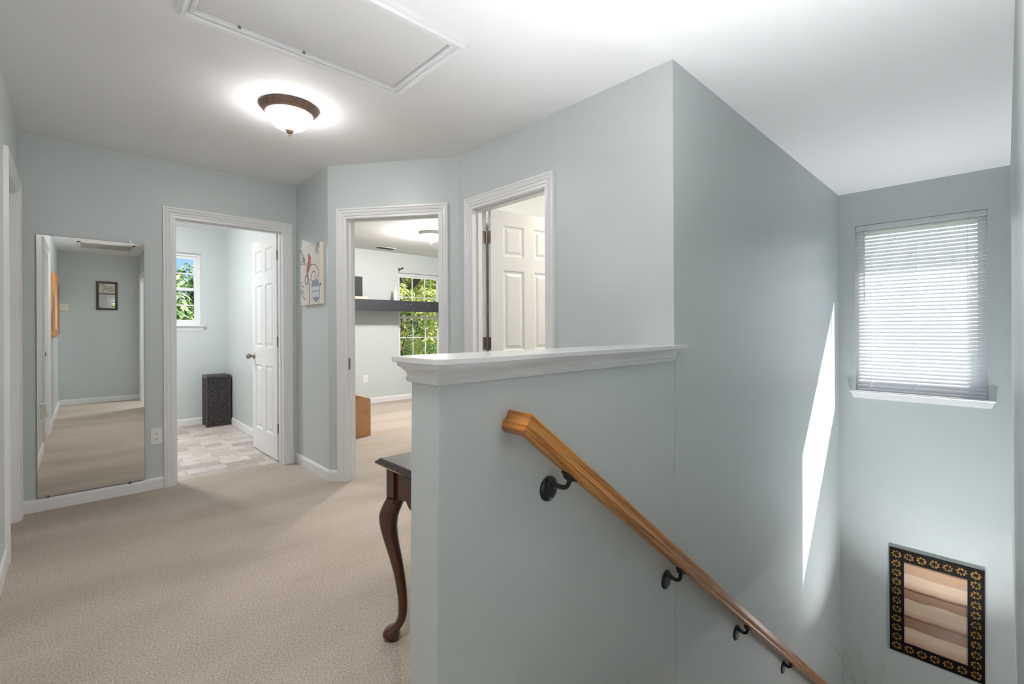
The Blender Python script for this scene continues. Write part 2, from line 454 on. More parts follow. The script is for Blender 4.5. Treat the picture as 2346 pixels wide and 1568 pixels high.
# stair side: tall wall, then half wall in the same plane
FS = Frame((2.064, 1.0741), (5.377, 1.1021), (2, 0))
wall('wall_stair_left', FS, 0, 3.313, -2.75, H, 0.142, label='tall sage stairwell wall with the sun streak')
b = MB()
b.hexa([(0.707, 1.0627, -0.3), (2.064, 1.0741, -0.3), (2.064, 1.216, -0.3), (0.707, 1.205, -0.3),
        (0.727, 1.0627, 1.06), (2.064, 1.0741, 1.06), (2.064, 1.216, 1.06), (0.727, 1.205, 1.06)])
b.hexa([(0.707, 1.0627, -2.75), (2.064, 1.0741, -2.75), (2.064, 1.216, -2.75), (0.707, 1.205, -2.75),
        (0.707, 1.0627, -0.3), (2.064, 1.0741, -0.3), (2.064, 1.216, -0.3), (0.707, 1.205, -0.3)])
struct(b.build('wall_half', 'wall', bevel=0.003), 'sage half wall beside the stairs, under the white ledge')
FE = Frame((5.377, 1.09), (5.377, -2.6), (2, 0))        # u = 1.09 - Y
wall('wall_stair_end', FE, -0.16, 3.69, -2.75, H, 0.15, holes=((0.117, 0.993, 0.56, 2.122),),
     label='sage wall at the bottom of the stairs with the blind-covered window')
FR = Frame((0.745, -0.03), (5.377, -0.03), (2, 1))
wall('wall_stair_right', FR, 0, 4.632, -0.46, H, 0.14, label='sage stairwell wall at the right picture edge')
b = MB(); b.box(0.745, 5.377, -0.17, -0.028, -0.475, -0.46)
struct(b.build('trim_1', 'trim'), 'white lower edge strip of the right stairwell wall', 'trim')
FC = Frame((0.745, -0.17), (0.745, -1.62), (0, -1))
wall('wall_corridor_right', FC, 0, 1.45, 0, H, 0.12, holes=((0.30, 1.16, 0, TOPH),), label='corridor wall behind the camera, seen in the mirror')
FCE = Frame((XL, -1.62), (0.745, -1.62), (0, 0))
wall('wall_corridor_end', FCE, -0.12, 1.12, 0, H, 0.12, label='sage corridor end wall reflected in the tall mirror')
# bathroom
FB = Frame((-0.7, YB), (1.558, YB), (0, 5))             # u = X + .7
wall('wall_bathroom_back', FB, -0.12, 2.258, 0, H, 0.15, holes=((1.235, 1.863, 1.225, 2.13),), label='pale bathroom wall with the small window')
FBR = Frame((XP, 4.43), (XP, YB), (0, 5))
wall('wall_bathroom_right', FBR, 0, YB - 4.43, 0, H, 0.12, label='bathroom side wall behind the open door')
FBL = Frame((-0.7, 4.43), (-0.7, YB), (0, 5))
wall('wall_bathroom_left', FBL, -0.12, YB - 4.43, 0, H, 0.12, label='bathroom wall out of sight to the left')
b = MB(); b.box(-0.7, XL - 0.12, 4.31, 4.43, 0, H); struct(b.build('wall_bathroom_front', 'wall'))
# bedroom
FK = Frame((1.558, YB), (5.5, YB), (3, 4))              # u = X - 1.558
wall('wall_bedroom_back', FK, 0, 4.06, 0, H, 0.15, holes=((2.377, 3.242, 0.63, 2.118),), label='pale bedroom wall with the large window')
b = MB(); b.box(5.5, 5.62, 2.8, YB, 0, H); struct(b.build('wall_bedroom_right', 'wall'))
b = MB(); b.box(2.19, 5.62, 2.70, 2.82, 0, H); struct(b.build('wall_bedroom_front', 'wall'))
# side room behind door 3
b = MB(); b.box(4.1, 4.22, 1.207, 2.70, 0, H); struct(b.build('wall_side_room', 'wall2'), 'wall of the room beyond the half-open door, warm light tinted into its paint')
b = MB(); b.box(0.865, 2.9, -2.02, -1.9, 0, H); b.box(2.9, 3.02, -2.02, -0.17, 0, H); struct(b.build('wall_front_room', 'wall'), 'walls of the room off the corridor')
# lower hall enclosure
b = MB(); b.box(1.6, 5.377, -2.72, -2.6, -2.75, -0.46); b.box(1.5, 1.6, -2.72, -0.03, -2.75, -0.46)
struct(b.build('wall_lower_hall', 'wall'))

# ceilings and floors
b = MB(); b.box(-1.0, 6.07, -2.1, 7.5, H, H + 0.15)
struct(b.build('ceiling', 'ceil'), 'flat white ceiling', 'ceiling')
b = MB(); b.box(1.5, 5.377, -2.72, -0.17, -0.46, -0.36); struct(b.build('ceiling_lower_hall', 'ceil'), cat='ceiling')
b = MB()
b.box(-1.0, 1.0, -1.9, 1.062, -0.16, 0); b.box(-1.0, 0.707, 1.062, 1.207, -0.16, 0); b.box(1.0, 5.377, -2.1, -0.17, -0.16, 0)
b.box(-1.0, 6.0, 1.207, 4.42, -0.16, 0); b.box(1.5, 6.0, 4.42, 7.0, -0.16, 0)
struct(b.build('floor', 'carpet'), 'beige cut pile carpet', 'floor')
b = MB(); b.box(-0.82, 1.5, 4.42, 7.0, -0.16, -0.001)
struct(b.build('floor_bathroom', 'tile'), 'stone look vinyl tile floor beyond the bathroom doorway', 'floor')
b = MB(); b.box(0.7, 6.0, -2.72, 1.207, -2.95, -2.75); struct(b.build('floor_lower_hall', 'carpet'), cat='floor')
b = MB(); b.box(-25, 40, -20, 45, -3.4, -3.2); struct(b.build('ground', 'lawn'), 'lawn outside the windows', 'ground')
# stairs
b = MB()
pts = [(1.0, 0.5, -0.16), (1.0, 0.5, -0.003)]
x, z = 1.0, -0.003
pts = [(x, 0, -2.75), (x, 0, z - 0.19)]
z -= 0.19
for k in range(12):
    x += 0.254; pts.append((x, 0, z)); z -= 0.19; pts.append((x, 0, z))
pts.append((5.377, 0, z)); pts.append((5.377, 0, -2.75))
b.prism([(p[0], -0.03, p[2]) for p in pts], (0, 1.095, 0))
struct(b.build('stairs', 'carpet'), 'carpeted stairs going down beside the half wall', 'stairs')
LANDZ = z

# ------------------------------------------------------------------ trim
CAS = [(0.0, 0.004), (0.004, 0.010), (0.016, 0.011), (0.020, 0.0075), (0.026, 0.014), (0.038, 0.016), (0.044, 0.0125), (0.050, 0.019), (0.060, 0.019), (0.063, 0.0)]
def casing(F, u0, u1, zt, parent, n0=0.0, flip=1, z0=0.0, name='casing'):
    b = MB(); paths = []
    for w, p in [(0.0, 0.0)] + CAS:
        n = n0 + flip * p
        paths.append([F(u0 - w, n, z0), F(u0 - w, n, zt + w), F(u1 + w, n, zt + w), F(u1 + w, n, z0)])
    for a, c in zip(paths, paths[1:]):
        for k in range(3): b.quad(a[k], a[k + 1], c[k + 1], c[k])
    a, c = paths[-1], paths[0]
    for k in range(3): b.quad(a[k], a[k + 1], c[k + 1], c[k])
    b.poly([q[0] for q in paths]); b.poly([q[3] for q in paths])
    return b.build(name, 'trim', parent, doubles=True)
def jamb(F, u0, u1, zt, parent, th=0.12, stop=-0.06):
    b = MB(); t = 0.016
    b.fbox(F, u0, u0 + t, 0.004, -th - 0.004, 0, zt); b.fbox(F, u1 - t, u1, 0.004, -th - 0.004, 0, zt); b.fbox(F, u0 + t, u1 - t, 0.004, -th - 0.004, zt - t, zt)
    s = 0.011
    b.fbox(F, u0 + t, u0 + t + s, stop + 0.016, stop - 0.018, 0, zt - t); b.fbox(F, u1 - t - s, u1 - t, stop + 0.016, stop - 0.018, 0, zt - t)
    b.fbox(F, u0 + t + s, u1 - t - s, stop + 0.016, stop - 0.018, zt - t - s, zt - t)
    return b.build('door_jamb', 'trim', parent)
BASE = [(0, 0), (0.013, 0), (0.013, 0.062), (0.010, 0.074), (0.006, 0.080), (0, 0.083)]
def baseboard(name, F, spans, z0=0.0, label=None):
    b = MB()
    for u0, u1 in spans:
        b.prism([F(u0, n, z0 + h) for n, h in BASE], F.d * (u1 - u0))
    return struct(b.build(name, 'trim'), label, 'baseboard')
CW = 0.063
baseboard('baseboard_left', FL, ((0.0, 0.14 - CW), (0.82 + CW, 2.25 - CW), (3.16 + CW, 5.93)), label='white baseboard of the left hall wall')
baseboard('baseboard_back_left', FM, ((0.013, 0.80 - CW),), label='white baseboard under the tall mirror')
baseboard('baseboard_back', FP, ((0.0, 0.707 + 0.006),), label='white baseboard below the bird painting')
baseboard('baseboard_diagonal', FD, ((-0.005, 0.14 - CW), (0.912 + CW, FD.len)))
baseboard('baseboard_back_right', FT, ((0.0, 0.145 - CW), (0.876 + CW, 1.54)))
baseboard('baseboard_corridor_end', FCE, ((0.013, 0.985),), label='white baseboard of the corridor end wall, seen in the mirror')
baseboard('baseboard_corridor_right', FC, ((0.0, 0.30 - CW), (1.16 + CW, 1.437)))
baseboard('baseboard_bathroom_back', FB, ((0.0, 2.125),), z0=0.0, label='white baseboard behind the black hamper')
baseboard('baseboard_bathroom_right', FBR, ((0.02, YB - 4.43),), label='white baseboard at the side of the hamper')
baseboard('baseboard_bedroom_back', FK, ((0.0, 3.94),), label='white baseboard of the bedroom back wall')

# half wall ledge: cap board and crown under it
b = MB()
b.poly([]) if False else None
cap = [(0.690, 1.258), (0.690, 1.045), (0.712, 1.0125), (2.112, 1.0240), (2.112, 1.0735), (2.063, 1.0735), (2.063, 1.258)]
b.prism([(x, y, 1.073) for x, y in cap], (0, 0, 0.017))
o = b.build('trim_2', 'cap', bevel=0.002); struct(o, 'white painted ledge board capping the half wall', 'ledge')
b = MB()
prof = [(0.0, 1.016), (0.010, 1.016), (0.013, 1.028), (0.009, 1.034), (0.012, 1.044), (0.022, 1.056), (0.030, 1.062), (0.031, 1.073), (0.0, 1.073)]
X0, Y0, Y1, X1 = 0.727, 1.0627, 1.205, 2.063
paths = [[(X1, Y0 + 0.0114 - p, z), (X0 - p, Y0 - p, z), (X0 - p, Y1 + p, z), (X1, Y1 + p, z)] for p, z in prof]
for a, c in zip(paths, paths[1:]):
    for k in range(3): b.quad(a[k], a[k + 1], c[k + 1], c[k])
b.poly([q[0] for q in paths]); b.poly([q[3] for q in paths])
struct(b.build('trim_3', 'cap', doubles=True), 'stepped white moulding under the ledge board', 'trim')

# ------------------------------------------------------------------ doors
def door_leaf(parent, w, h=2.03, t=0.035, mirror=False):
    """leaf in its own frame: u from the hinge edge, n thickness, z up; returns list for placing"""
    b = MB(); sx = 0.105; pw = (w - 2 * sx - 0.095) / 2
    cols = [(sx, sx + pw), (w - sx - pw, w - sx)]
    rows = [(0.213, 0.83), (1.0, 1.592), (1.697, 1.923)]
    us = [0, cols[0][0], cols[0][1], cols[1][0], cols[1][1], w]; zs = [0, 0.213, 0.83, 1.0, 1.592, 1.697, 1.923, h]
    for side in (0, 1):
        n0 = 0 if side == 0 else t; sg = 1 if side == 0 else -1
        for i in range(5):
            for j in range(7):
                a0, a1, z0, z1 = us[i], us[i + 1], zs[j], zs[j + 1]
                if i in (1, 3) and j in (1, 3, 5):
                    prev = None
                    for ins, dep in ((0, 0), (0.008, 0.007), (0.016, 0.0085), (0.022, 0.0085), (0.040, 0.002), (0.041, 0.002)):
                        r = [(a0 + ins, n0 + sg * dep, z0 + ins), (a1 - ins, n0 + sg * dep, z0 + ins), (a1 - ins, n0 + sg * dep, z1 - ins), (a0 + ins, n0 + sg * dep, z1 - ins)]
                        if prev:
                            for k in range(4): b.quad(prev[k], prev[(k + 1) % 4], r[(k + 1) % 4], r[k])
                        prev = r
                    b.quad(*prev)
                else:
                    b.quad((a0, n0, z0), (a1, n0, z0), (a1, n0, z1), (a0, n0, z1))
    b.quad((0, 0, 0), (0, t, 0), (0, t, h), (0, 0, h)); b.quad((w, 0, 0), (w, t, 0), (w, t, h), (w, 0, h))
    b.quad((0, 0, 0), (w, 0, 0), (w, t, 0), (0, t, 0)); b.quad((0, 0, h), (w, 0, h), (w, t, h), (0, t, h))
    return b
def place(b, org, ang, flip=False):
    c, s = math.cos(ang), math.sin(ang); out = []
    for u, n, z in b.v:
        if flip: n = -n
        out.append((org[0] + u * c - n * s, org[1] + u * s + n * c, org[2] + z))
    b.v = out; return b
def knob_mb(w, t):
    b = MB()
    for sg, n0 in ((-1, 0.0), (1, t)):
        prof = [(0.0, 0.0), (0.032, 0.0), (0.033, 0.004), (0.028, 0.010), (0.013, 0.014), (0.011, 0.030), (0.018, 0.036), (0.027, 0.046), (0.029, 0.056), (0.024, 0.066), (0.010, 0.071), (0.0, 0.072)]
        b.lathe([(r, n0 + sg * h) for r, h in prof], (w - 0.06, 0, 0.915), 24, 'y')
    return b
def hinge_mb(F, u, n, z, leafdir):
    """hinge: knuckle plus the plate on the jamb face, plate on the leaf edge"""
    b = MB()
    c = F(u, n, z)
    b.lathe([(0.007, -0.046), (0.007, 0.046)], c, 12)
    b.fbox(F, u - 0.0015, u + 0.0015, n, n + 0.036, z - 0.044, z + 0.044)
    d = leafdir
    p = Vector((-d.y, d.x, 0))
    a0 = Vector(c) ; hx = []
    return b, c

# door 1: bathroom, leaf swung open into the bathroom
d1 = thing('door_1', (1.0, 4.31, 0), 'white six-panel bathroom door standing open, brown hinges at its right', 'door', kind='structure')
casing(FM, 0.80, 1.593, TOPH, d1); casing(FM, 0.80, 1.593, TOPH, d1, n0=-0.12, flip=-1, name='inner_casing'); jamb(FM, 0.80, 1.593, TOPH, d1)
lw = 0.735
hx, hy = 1.312, 4.442
a1 = math.radians(90.6)
lf = place(door_leaf(d1, lw), (hx, hy, 0.008), a1, flip=True).build('door_leaf', 'door', d1, doubles=True)
place(knob_mb(lw, 0.035), (hx, hy, 0.0), a1, flip=True).build('door_knob', 'nickel', lf, smooth=True)
for hz in (0.29, 1.065, 1.835):
    b = MB()
    b.box(1.3135, 1.3475, 4.4385, 4.4405, hz - 0.045, hz + 0.045)
    b.lathe([(0.0065, -0.046), (0.0065, 0.046)], (1.3505, 4.436, hz), 12)
    for k in (-0.03, 0.0, 0.03):
        b.box(1.3130, 1.3475, 4.4375, 4.4390, hz + k - 0.012, hz + k + 0.012)
    b.build('hinge', 'nickel', d1)

# door 2: bedroom doorway on the diagonal, leaf swung back out of sight
d2 = thing('door_2', tuple(FD(0.53, 0, 0)), 'white cased bedroom doorway in the angled wall', 'door', kind='structure')
casing(FD, 0.14, 0.912, TOPH, d2); casing(FD, 0.14, 0.912, TOPH, d2, n0=-0.12, flip=-1, name='inner_casing'); jamb(FD, 0.14, 0.912, TOPH, d2)
hp = FD(0.905, -0.145, 0)
dirn = (-FD.n * 0.96 + FD.d * 0.28).normalized()
place(door_leaf(d2, 0.735), (hp.x, hp.y, 0.008), math.atan2(dirn.y, dirn.x), flip=True).build('door_leaf', 'door', d2, doubles=True)
b = MB(); b.fbox(FD, 0.1562, 0.1575, -0.020, -0.045, 0.86, 0.95); b.fbox(FD, 0.1574, 0.1580, -0.026, -0.039, 0.885, 0.925)
b.build('strike_plate', 'nickel', d2)

# door 3: room behind the half wall, leaf half open
d3 = thing('door_3', tuple(FT(0.51, 0, 0)), 'white six-panel door seen through the doorway behind the ledge', 'door', kind='structure')
casing(FT, 0.145, 0.876, TOPH, d3); casing(FT, 0.145, 0.876, TOPH, d3, n0=-0.12, flip=-1, name='inner_casing'); jamb(FT, 0.145, 0.876, TOPH, d3)
a3 = math.atan2(2.463 - 2.55, 0.52)
lf = place(door_leaf(d3, 0.68), (2.197, 2.548, 0.008), a3, flip=False).build('door_leaf', 'door', d3, doubles=True)
place(knob_mb(0.68, 0.035), (2.197, 2.548, 0), a3).build('door_knob', 'nickel', lf, smooth=True)
for hz in (0.30, 1.065, 1.835):
    b = MB()
    b.lathe([(0.0065, -0.048), (0.0065, 0.048)], (2.193, 2.590, hz), 12)
    b.box(2.150, 2.192, 2.592, 2.594, hz - 0.045, hz + 0.045)
    b.box(2.1945, 2.1970, 2.552, 2.588, hz - 0.045, hz + 0.045)
    b.build('hinge', 'nickel', d3)

# door 4: left edge of the picture; door 5 further along the same wall; door 6 across the corridor
def closed_door(name, F, u0, u1, label):
    d = thing(name, tuple(F((u0 + u1) / 2, 0, 0)), label, 'door', kind='structure')
    casing(F, u0, u1, TOPH, d); jamb(F, u0, u1, TOPH, d, stop=-0.05)
    w = u1 - u0 - 0.038
    p = F(u0 + 0.019, -0.082, 0.008); an = math.atan2(F.d.y, F.d.x)
    perp = Vector((-math.sin(an), math.cos(an), 0)); fl = perp.dot(F.n) > 0
    lf = place(door_leaf(d, w), (p.x, p.y, 0.008), an, flip=fl).build('door_leaf', 'door', d, doubles=True)
    place(knob_mb(w, 0.035), (p.x, p.y, 0), an, flip=fl).build('door_knob', 'nickel', lf, smooth=True)
    return d
closed_door('door_4', FL, 0.14, 0.82, 'white doorway cut by the left picture edge')
closed_door('door_5', FL, 2.25, 3.16, 'white doorway further along the left wall, visible only in the mirror')
d6 = thing('door_6', tuple(FC(0.73, 0, 0)), 'white doorway at the right of the reflected corridor', 'door', kind='structure')
casing(FC, 0.30, 1.16, TOPH, d6); casing(FC, 0.30, 1.16, TOPH, d6, n0=-0.12, flip=-1, name='inner_casing'); jamb(FC, 0.30, 1.16, TOPH, d6)
place(door_leaf(d6, 0.80), (0.885, -1.335, 0.008), math.radians(4), flip=True).build('door_leaf', 'door', d6, doubles=True)

# ------------------------------------------------------------------ windows
def window(name, F, u0, u1, z0, z1, depth, cols, rows, label, double=True, apron=True, sill_over=0.045, base=0.034):
    w = thing(name, tuple(F((u0 + u1) / 2, 0, z0)), label, 'window', kind='structure')
    b = MB(); t = 0.035
    n0, n1 = -depth, -depth - 0.05
    b.fbox(F, u0, u0 + t, n0, n1, z0, z1); b.fbox(F, u1 - t, u1, n0, n1, z0, z1); b.fbox(F, u0 + t, u1 - t, n0, n1, z1 - t, z1); b.fbox(F, u0 + t, u1 - t, n0, n1, z0, z0 + t)
    b.build('window_frame', 'trim', w)
    zm = (z0 + z1) / 2
    sashes = [(z0 + t, zm + 0.018, n0 - 0.006), (zm - 0.018, z1 - t, n0 - 0.024)] if double else [(z0 + t, z1 - t, n0 - 0.006)]
    for s0, s1, nn in sashes:
        b = MB(); q = 0.026; a0, a1 = u0 + t, u1 - t
        b.fbox(F, a0, a0 + q, nn, nn - 0.018, s0, s1); b.fbox(F, a1 - q, a1, nn, nn - 0.018, s0, s1)
        b.fbox(F, a0 + q, a1 - q, nn, nn - 0.018, s0, s0 + base); b.fbox(F, a0 + q, a1 - q, nn, nn - 0.018, s1 - 0.034, s1)
        for c in range(1, cols):
            uu = a0 + q + (a1 - a0 - 2 * q) * c / cols
            b.fbox(F, uu - 0.008, uu + 0.008, nn - 0.003, nn - 0.015, s0 + 0.034, s1 - 0.034)
        for c in range(1, rows):
            zz = s0 + 0.034 + (s1 - s0 - 0.068) * c / rows
            b.fbox(F, a0 + q, a1 - q, nn - 0.0035, nn - 0.0145, zz - 0.008, zz + 0.008)
        sa = b.build('sash', 'trim', w)
        g = MB(); g.fbox(F, a0 + q, a1 - q, nn - 0.009, nn - 0.0092, s0 + base, s1 - 0.034)
        g.v = g.v[0:2] + g.v[4:6]; g.f = [(0, 1, 3, 2)]
        g.build('pane', 'glass', sa)
    b = MB(); so = sill_over
    b.prism([F(u0 - so, 0.0, z0 - 0.002), F(u0 - so, 0.034, z0 - 0.002), F(u0 - so, 0.040, z0 - 0.010), F(u0 - so, 0.034, z0 - 0.018), F(u0 - so, 0.0, z0 - 0.018)], F.d * (u1 - u0 + 2 * so))
    b.fbox(F, u0, u1, 0.0, -depth, z0 - 0.018, z0 - 0.0)
    b.build('window_sill', 'trim', w)
    if apron:
        b = MB(); h = apron if apron is not True else 0.05
        zt = z0 - 0.018; a, c = u0 - so + 0.004, u1 + so - 0.004
        pr = [(0.0, 0.0, 0.0), (0.016, 0.0, 0.0), (0.012, 0.5, 0.5), (0.005, 1.0, 1.0), (0.0, 1.0, 1.0)]
        ri = []
        for n, zz, k in pr:
            ri.append((n, zt - h * zz, k * 0.022))
        L = [F(a + k, n, zz) for n, zz, k in ri]; R = [F(c - k, n, zz) for n, zz, k in ri]
        b.poly(L); b.poly(R)
        for i in range(len(L)):
            j = (i + 1) % len(L); b.quad(L[i], L[j], R[j], R[i])
        b.build('window_apron', 'trim', w)
    return w
window('window_1', FE, 0.117, 0.993, 0.576, 2.122, 0.085, 1, 1, 'stairwell window behind the closed white blinds', double=False, apron=0.055, sill_over=0.042, base=0.09)  # bottom sash rail deepened unseen to cut the sun patch's lower edge
b = MB(); b.fbox(FE, 0.117, 0.993, 0.0, -0.15, 0.555, 0.5755)
struct(b.build('trim_4', 'wall'))
window('window_2', FB, 1.235, 1.863, 1.235, 2.13, 0.05, 2, 2, 'small bathroom window with blue sky and treetops', apron=0.05, sill_over=0.04)
window('window_3', FK, 2.377, 3.242, 0.63, 2.118, 0.05, 3, 2, 'tall bedroom window full of green trees', apron=0.075, sill_over=0.045)
b = MB(); b.fbox(FB, 1.235, 1.863, 0, -0.15, 1.22, 1.2345); struct(b.build('trim_5', 'trim'))

# ------------------------------------------------------------------ things: blinds
bl = thing('window_blind', tuple(FE(0.555, -0.03, 2.10)), 'white horizontal slat blinds closed over the stairwell window', 'blinds')
NS = 44; zt_, zb_ = 2.062, 0.606
b = MB(); b.fbox(FE, 0.121, 0.989, -0.006, -0.052, 2.072, 2.117); b.build('headrail', 'blind', bl, bevel=0.003)
mesh0 = None
ta = math.radians(49.6 - 6.0); hw = 0.0225
for k in range(NS):
    z = zt_ - (zt_ - zb_ - 0.02) * k / (NS - 1)
    if mesh0 is None:
        sm = MB(); rr = []
        for uu in (0.126, 0.984):
            ring = []
            for q in range(7):
                s = -1 + 2 * q / 6; cr = 0.0026 * (1 - s * s)
                # s=+1 is the window side and high, the crown bulges up and into the room
                n = -0.030 - s * hw * math.cos(ta) + cr * math.sin(ta); zz = s * hw * math.sin(ta) + cr * math.cos(ta)
                ring.append((n, zz))
            rr.append((uu, ring))
        L = [FE(rr[0][0], n, z + zz) for n, zz in rr[0][1]]; R = [FE(rr[1][0], n, z + zz) for n, zz in rr[1][1]]
        L += [FE(rr[0][0], n - 0.0006, z + zz - 0.0006) for n, zz in reversed(rr[0][1])]; R += [FE(rr[1][0], n - 0.0006, z + zz - 0.0006) for n, zz in reversed(rr[1][1])]
        sm.rings([L, R])
        so = smooth_by_angle(sm.build('slat', 'blind', bl), 50); mesh0 = so; z00 = z
    else:
        c = mesh0.copy(); c.parent = bl; c.matrix_parent_inverse = mesh0.matrix_parent_inverse.copy(); c.location = (0, 0, z - z00); COL.objects.link(c)
b = MB(); b.fbox(FE, 0.126, 0.984, -0.014, -0.046, 0.584, 0.598); b.build('bottom_rail', 'blind', bl, bevel=0.003)
for uu in (0.235, 0.555, 0.875):
    b = MB()
    for nn in (-0.010, -0.050): b.tube([FE(uu, nn, 2.08), FE(uu, nn, 0.59)], 0.0011, 6)
    b.build('ladder_cord', 'white', bl)
b = MB(); b.tube([FE(0.183, -0.002, 2.075), FE(0.184, 0.004, 2.04), FE(0.186, 0.004, 1.40)], [0.003, 0.0035, 0.004], 8); b.build('tilt_wand', 'grille', bl, smooth=True)
for uu, zz in ((0.925, 1.73), (0.935, 1.42)):
    b = MB(); b.tube([FE(uu, -0.003, 2.075), FE(uu, 0.004, zz + 0.03)], 0.001, 6); b.lathe([(0.002, 0.03), (0.005, 0.022), (0.006, 0.0), (0.001, -0.004)], FE(uu, 0.004, zz), 12)
    b.build('pull_cord', 'white', bl, smooth=True)

# ------------------------------------------------------------------ ceiling things
def flush_lamp(x, y, r, drop, strength, label, group=None, col=(1, 0.985, 0.965, 1), metal='bronze', z=H):
    t = thing('ceiling_lamp', (x, y, z), label, 'ceiling light', group)
    b = MB(); b.lathe([(r * 0.98, 0), (r, -0.004), (r * 0.99, -0.010), (r * 0.93, -0.018), (r * 0.90, -0.026), (r * 0.84, -0.040), (r * 0.80, -0.043), (r * 0.76, -0.038), (r * 0.70, -0.012), (r * 0.5, -0.006)], (x, y, z), 56)
    smooth_by_angle(b.build('mounting_ring', metal, t), 45)
    em = emissive('lit_frosted_glass', col, strength)
    b = MB(); R = r * 0.79; h = drop - 0.07
    prof = [(R, -0.034)] + [(R * math.cos(a), -0.036 - h * math.sin(a)) for a in [k * math.pi / 2 / 12 for k in range(1, 12)]] + [(0.004, -0.036 - h)]
    b.lathe(prof, (x, y, z), 56); b.build('glass_bowl', em, t, smooth=True)
    b = MB(); zz = -0.034 - h
    b.lathe([(0.002, zz + 0.004), (0.024, zz + 0.002), (0.025, zz - 0.003), (0.018, zz - 0.012), (0.010, zz - 0.020), (0.006, zz - 0.023), (0.007, zz - 0.028), (0.004, zz - 0.034), (0.001, zz - 0.036)], (x, y, z), 24)
    b.build('finial', metal, t, smooth=True)
    return t
flush_lamp(0.902, 2.800, 0.155, 0.165, HALL_LAMP, 'lit frosted dome ceiling light with bronze ring, near the attic hatch')
flush_lamp(0.25, 1.02, 0.155, 0.135, REAR_FILL, 'added fill dome over the corridor, unseen above and behind the camera')  # added lamp, fills the hall and the mirrored corridor
flush_lamp(3.419, 5.163, 0.165, 0.16, BED_LAMP, 'lit dome ceiling light inside the bedroom', col=(1, 0.965, 0.91, 1), metal='silver')
flush_lamp(0.2, 5.7, 0.16, 0.14, BATH_FILL, 'added fill dome in the bathroom, hidden left of its doorway', col=(1, 0.985, 0.96, 1))  # added unseen lamp to brighten the bathroom
flush_lamp(3.3, 1.75, 0.15, 0.13, SIDE_FILL, 'added warm fill dome in the room behind the half-open door', col=(1, 0.90, 0.78, 1))  # added unseen lamp to light the side room
flush_lamp(1.9, -0.95, 0.17, 0.14, ROOM_FILL, 'added fill dome in the room off the corridor', col=(0.97, 0.985, 1, 1))  # added unseen lamp, spills light into the corridor through the open door
flush_lamp(1.36, 0.36, 0.155, 0.135, STAIR_FILL, 'added fill dome above the stairs, just over the picture edge')  # added lamp out of view, brightens the tall stair wall
flush_lamp(3.9, -1.2, 0.17, 0.14, FOYER_FILL, 'added fill dome in the lower hall under the stairs', z=-0.46)  # added unseen lamp, lifts the stairwell walls from below

def fill_uplight(x, y, z, h, r, strength, label, deep=0.0, name='added_floor_uplight', cat='added fill lamp', col=(0.95, 0.98, 1.0, 1)):  # added fill lamp, bounces light off the ceiling
    t = thing(name, (x, y, z), label, cat)
    b = MB(); b.lathe([(0.0, 0.0), (r * 1.05, 0.0), (r * 1.05, 0.012), (r, 0.016), (r, h), (r - 0.005, h), (r - 0.005, h - deep - r * 1.1), (0.0, h - deep - r * 1.1)], (x, y, z), 32)
    smooth_by_angle(b.build('can', 'charcoal', t), 40)
    b = MB(); zl = h - deep - r * 0.72; b.lathe([(0.0, zl), (r - 0.008, zl), (r - 0.008, zl - 0.004), (0.0, zl - 0.004)], (x, y, z), 32); b.build('lens', emissive('fill_uplight_lens', col, strength), t)
    return t
fill_uplight(0.86, 0.10, 0.0, 0.30, 0.075, FILL_TOP, 'added fill uplighter on the carpet by the top stair, below the picture', deep=0.06)  # added out of view as bounce fill for the hall
fill_uplight(1.45, 1.42, 0.69, 0.17, 0.07, FILL_TABLE, 'added fill uplighter on the console table, hidden behind the half wall', deep=0.04, name='added_table_uplight', cat='table lamp')  # added out of sight to lift the hall ceiling
fill_uplight(4.58, 0.36, LANDZ, 0.62, 0.11, FILL_LANDING, 'added fill uplighter on the stair landing, below the picture', deep=0.09)  # added out of view to brighten the stairwell ceiling

ah = thing('attic_hatch', (0.784, 1.93, H), 'white framed attic hatch panel in the ceiling', 'attic hatch')
b = MB(); paths = []
hx0, hx1, hy0, hy1 = 0.352, 1.218, 1.68, 2.182
for w, p in [(0.0, 0.0), (0.0, 0.016), (0.006, 0.021), (0.018, 0.021), (0.022, 0.014), (0.030, 0.026), (0.042, 0.032), (0.048, 0.020), (0.056, 0.019), (0.060, 0.0)]:
    paths.append([(hx0 - w, hy0 - w, H - p), (hx1 + w, hy0 - w, H - p), (hx1 + w, hy1 + w, H - p), (hx0 - w, hy1 + w, H - p)])
for a, c in zip(paths, paths[1:]):
    for k in range(4): b.quad(a[k], a[(k + 1) % 4], c[(k + 1) % 4], c[k])
b.build('hatch_frame', 'trim', ah, doubles=True)
b = MB(); b.box(hx0 + 0.003, hx1 - 0.003, hy0 + 0.003, hy1 - 0.003, H - 0.004, H); b.build('hatch_panel', 'hatch', ah)
for xx in (0.50, 0.76):
    b = MB(); b.box(xx, xx + 0.012, hy1 - 0.004, hy1 + 0.008, H - 0.016, H - 0.006); b.build('catch', 'nickel', ah)

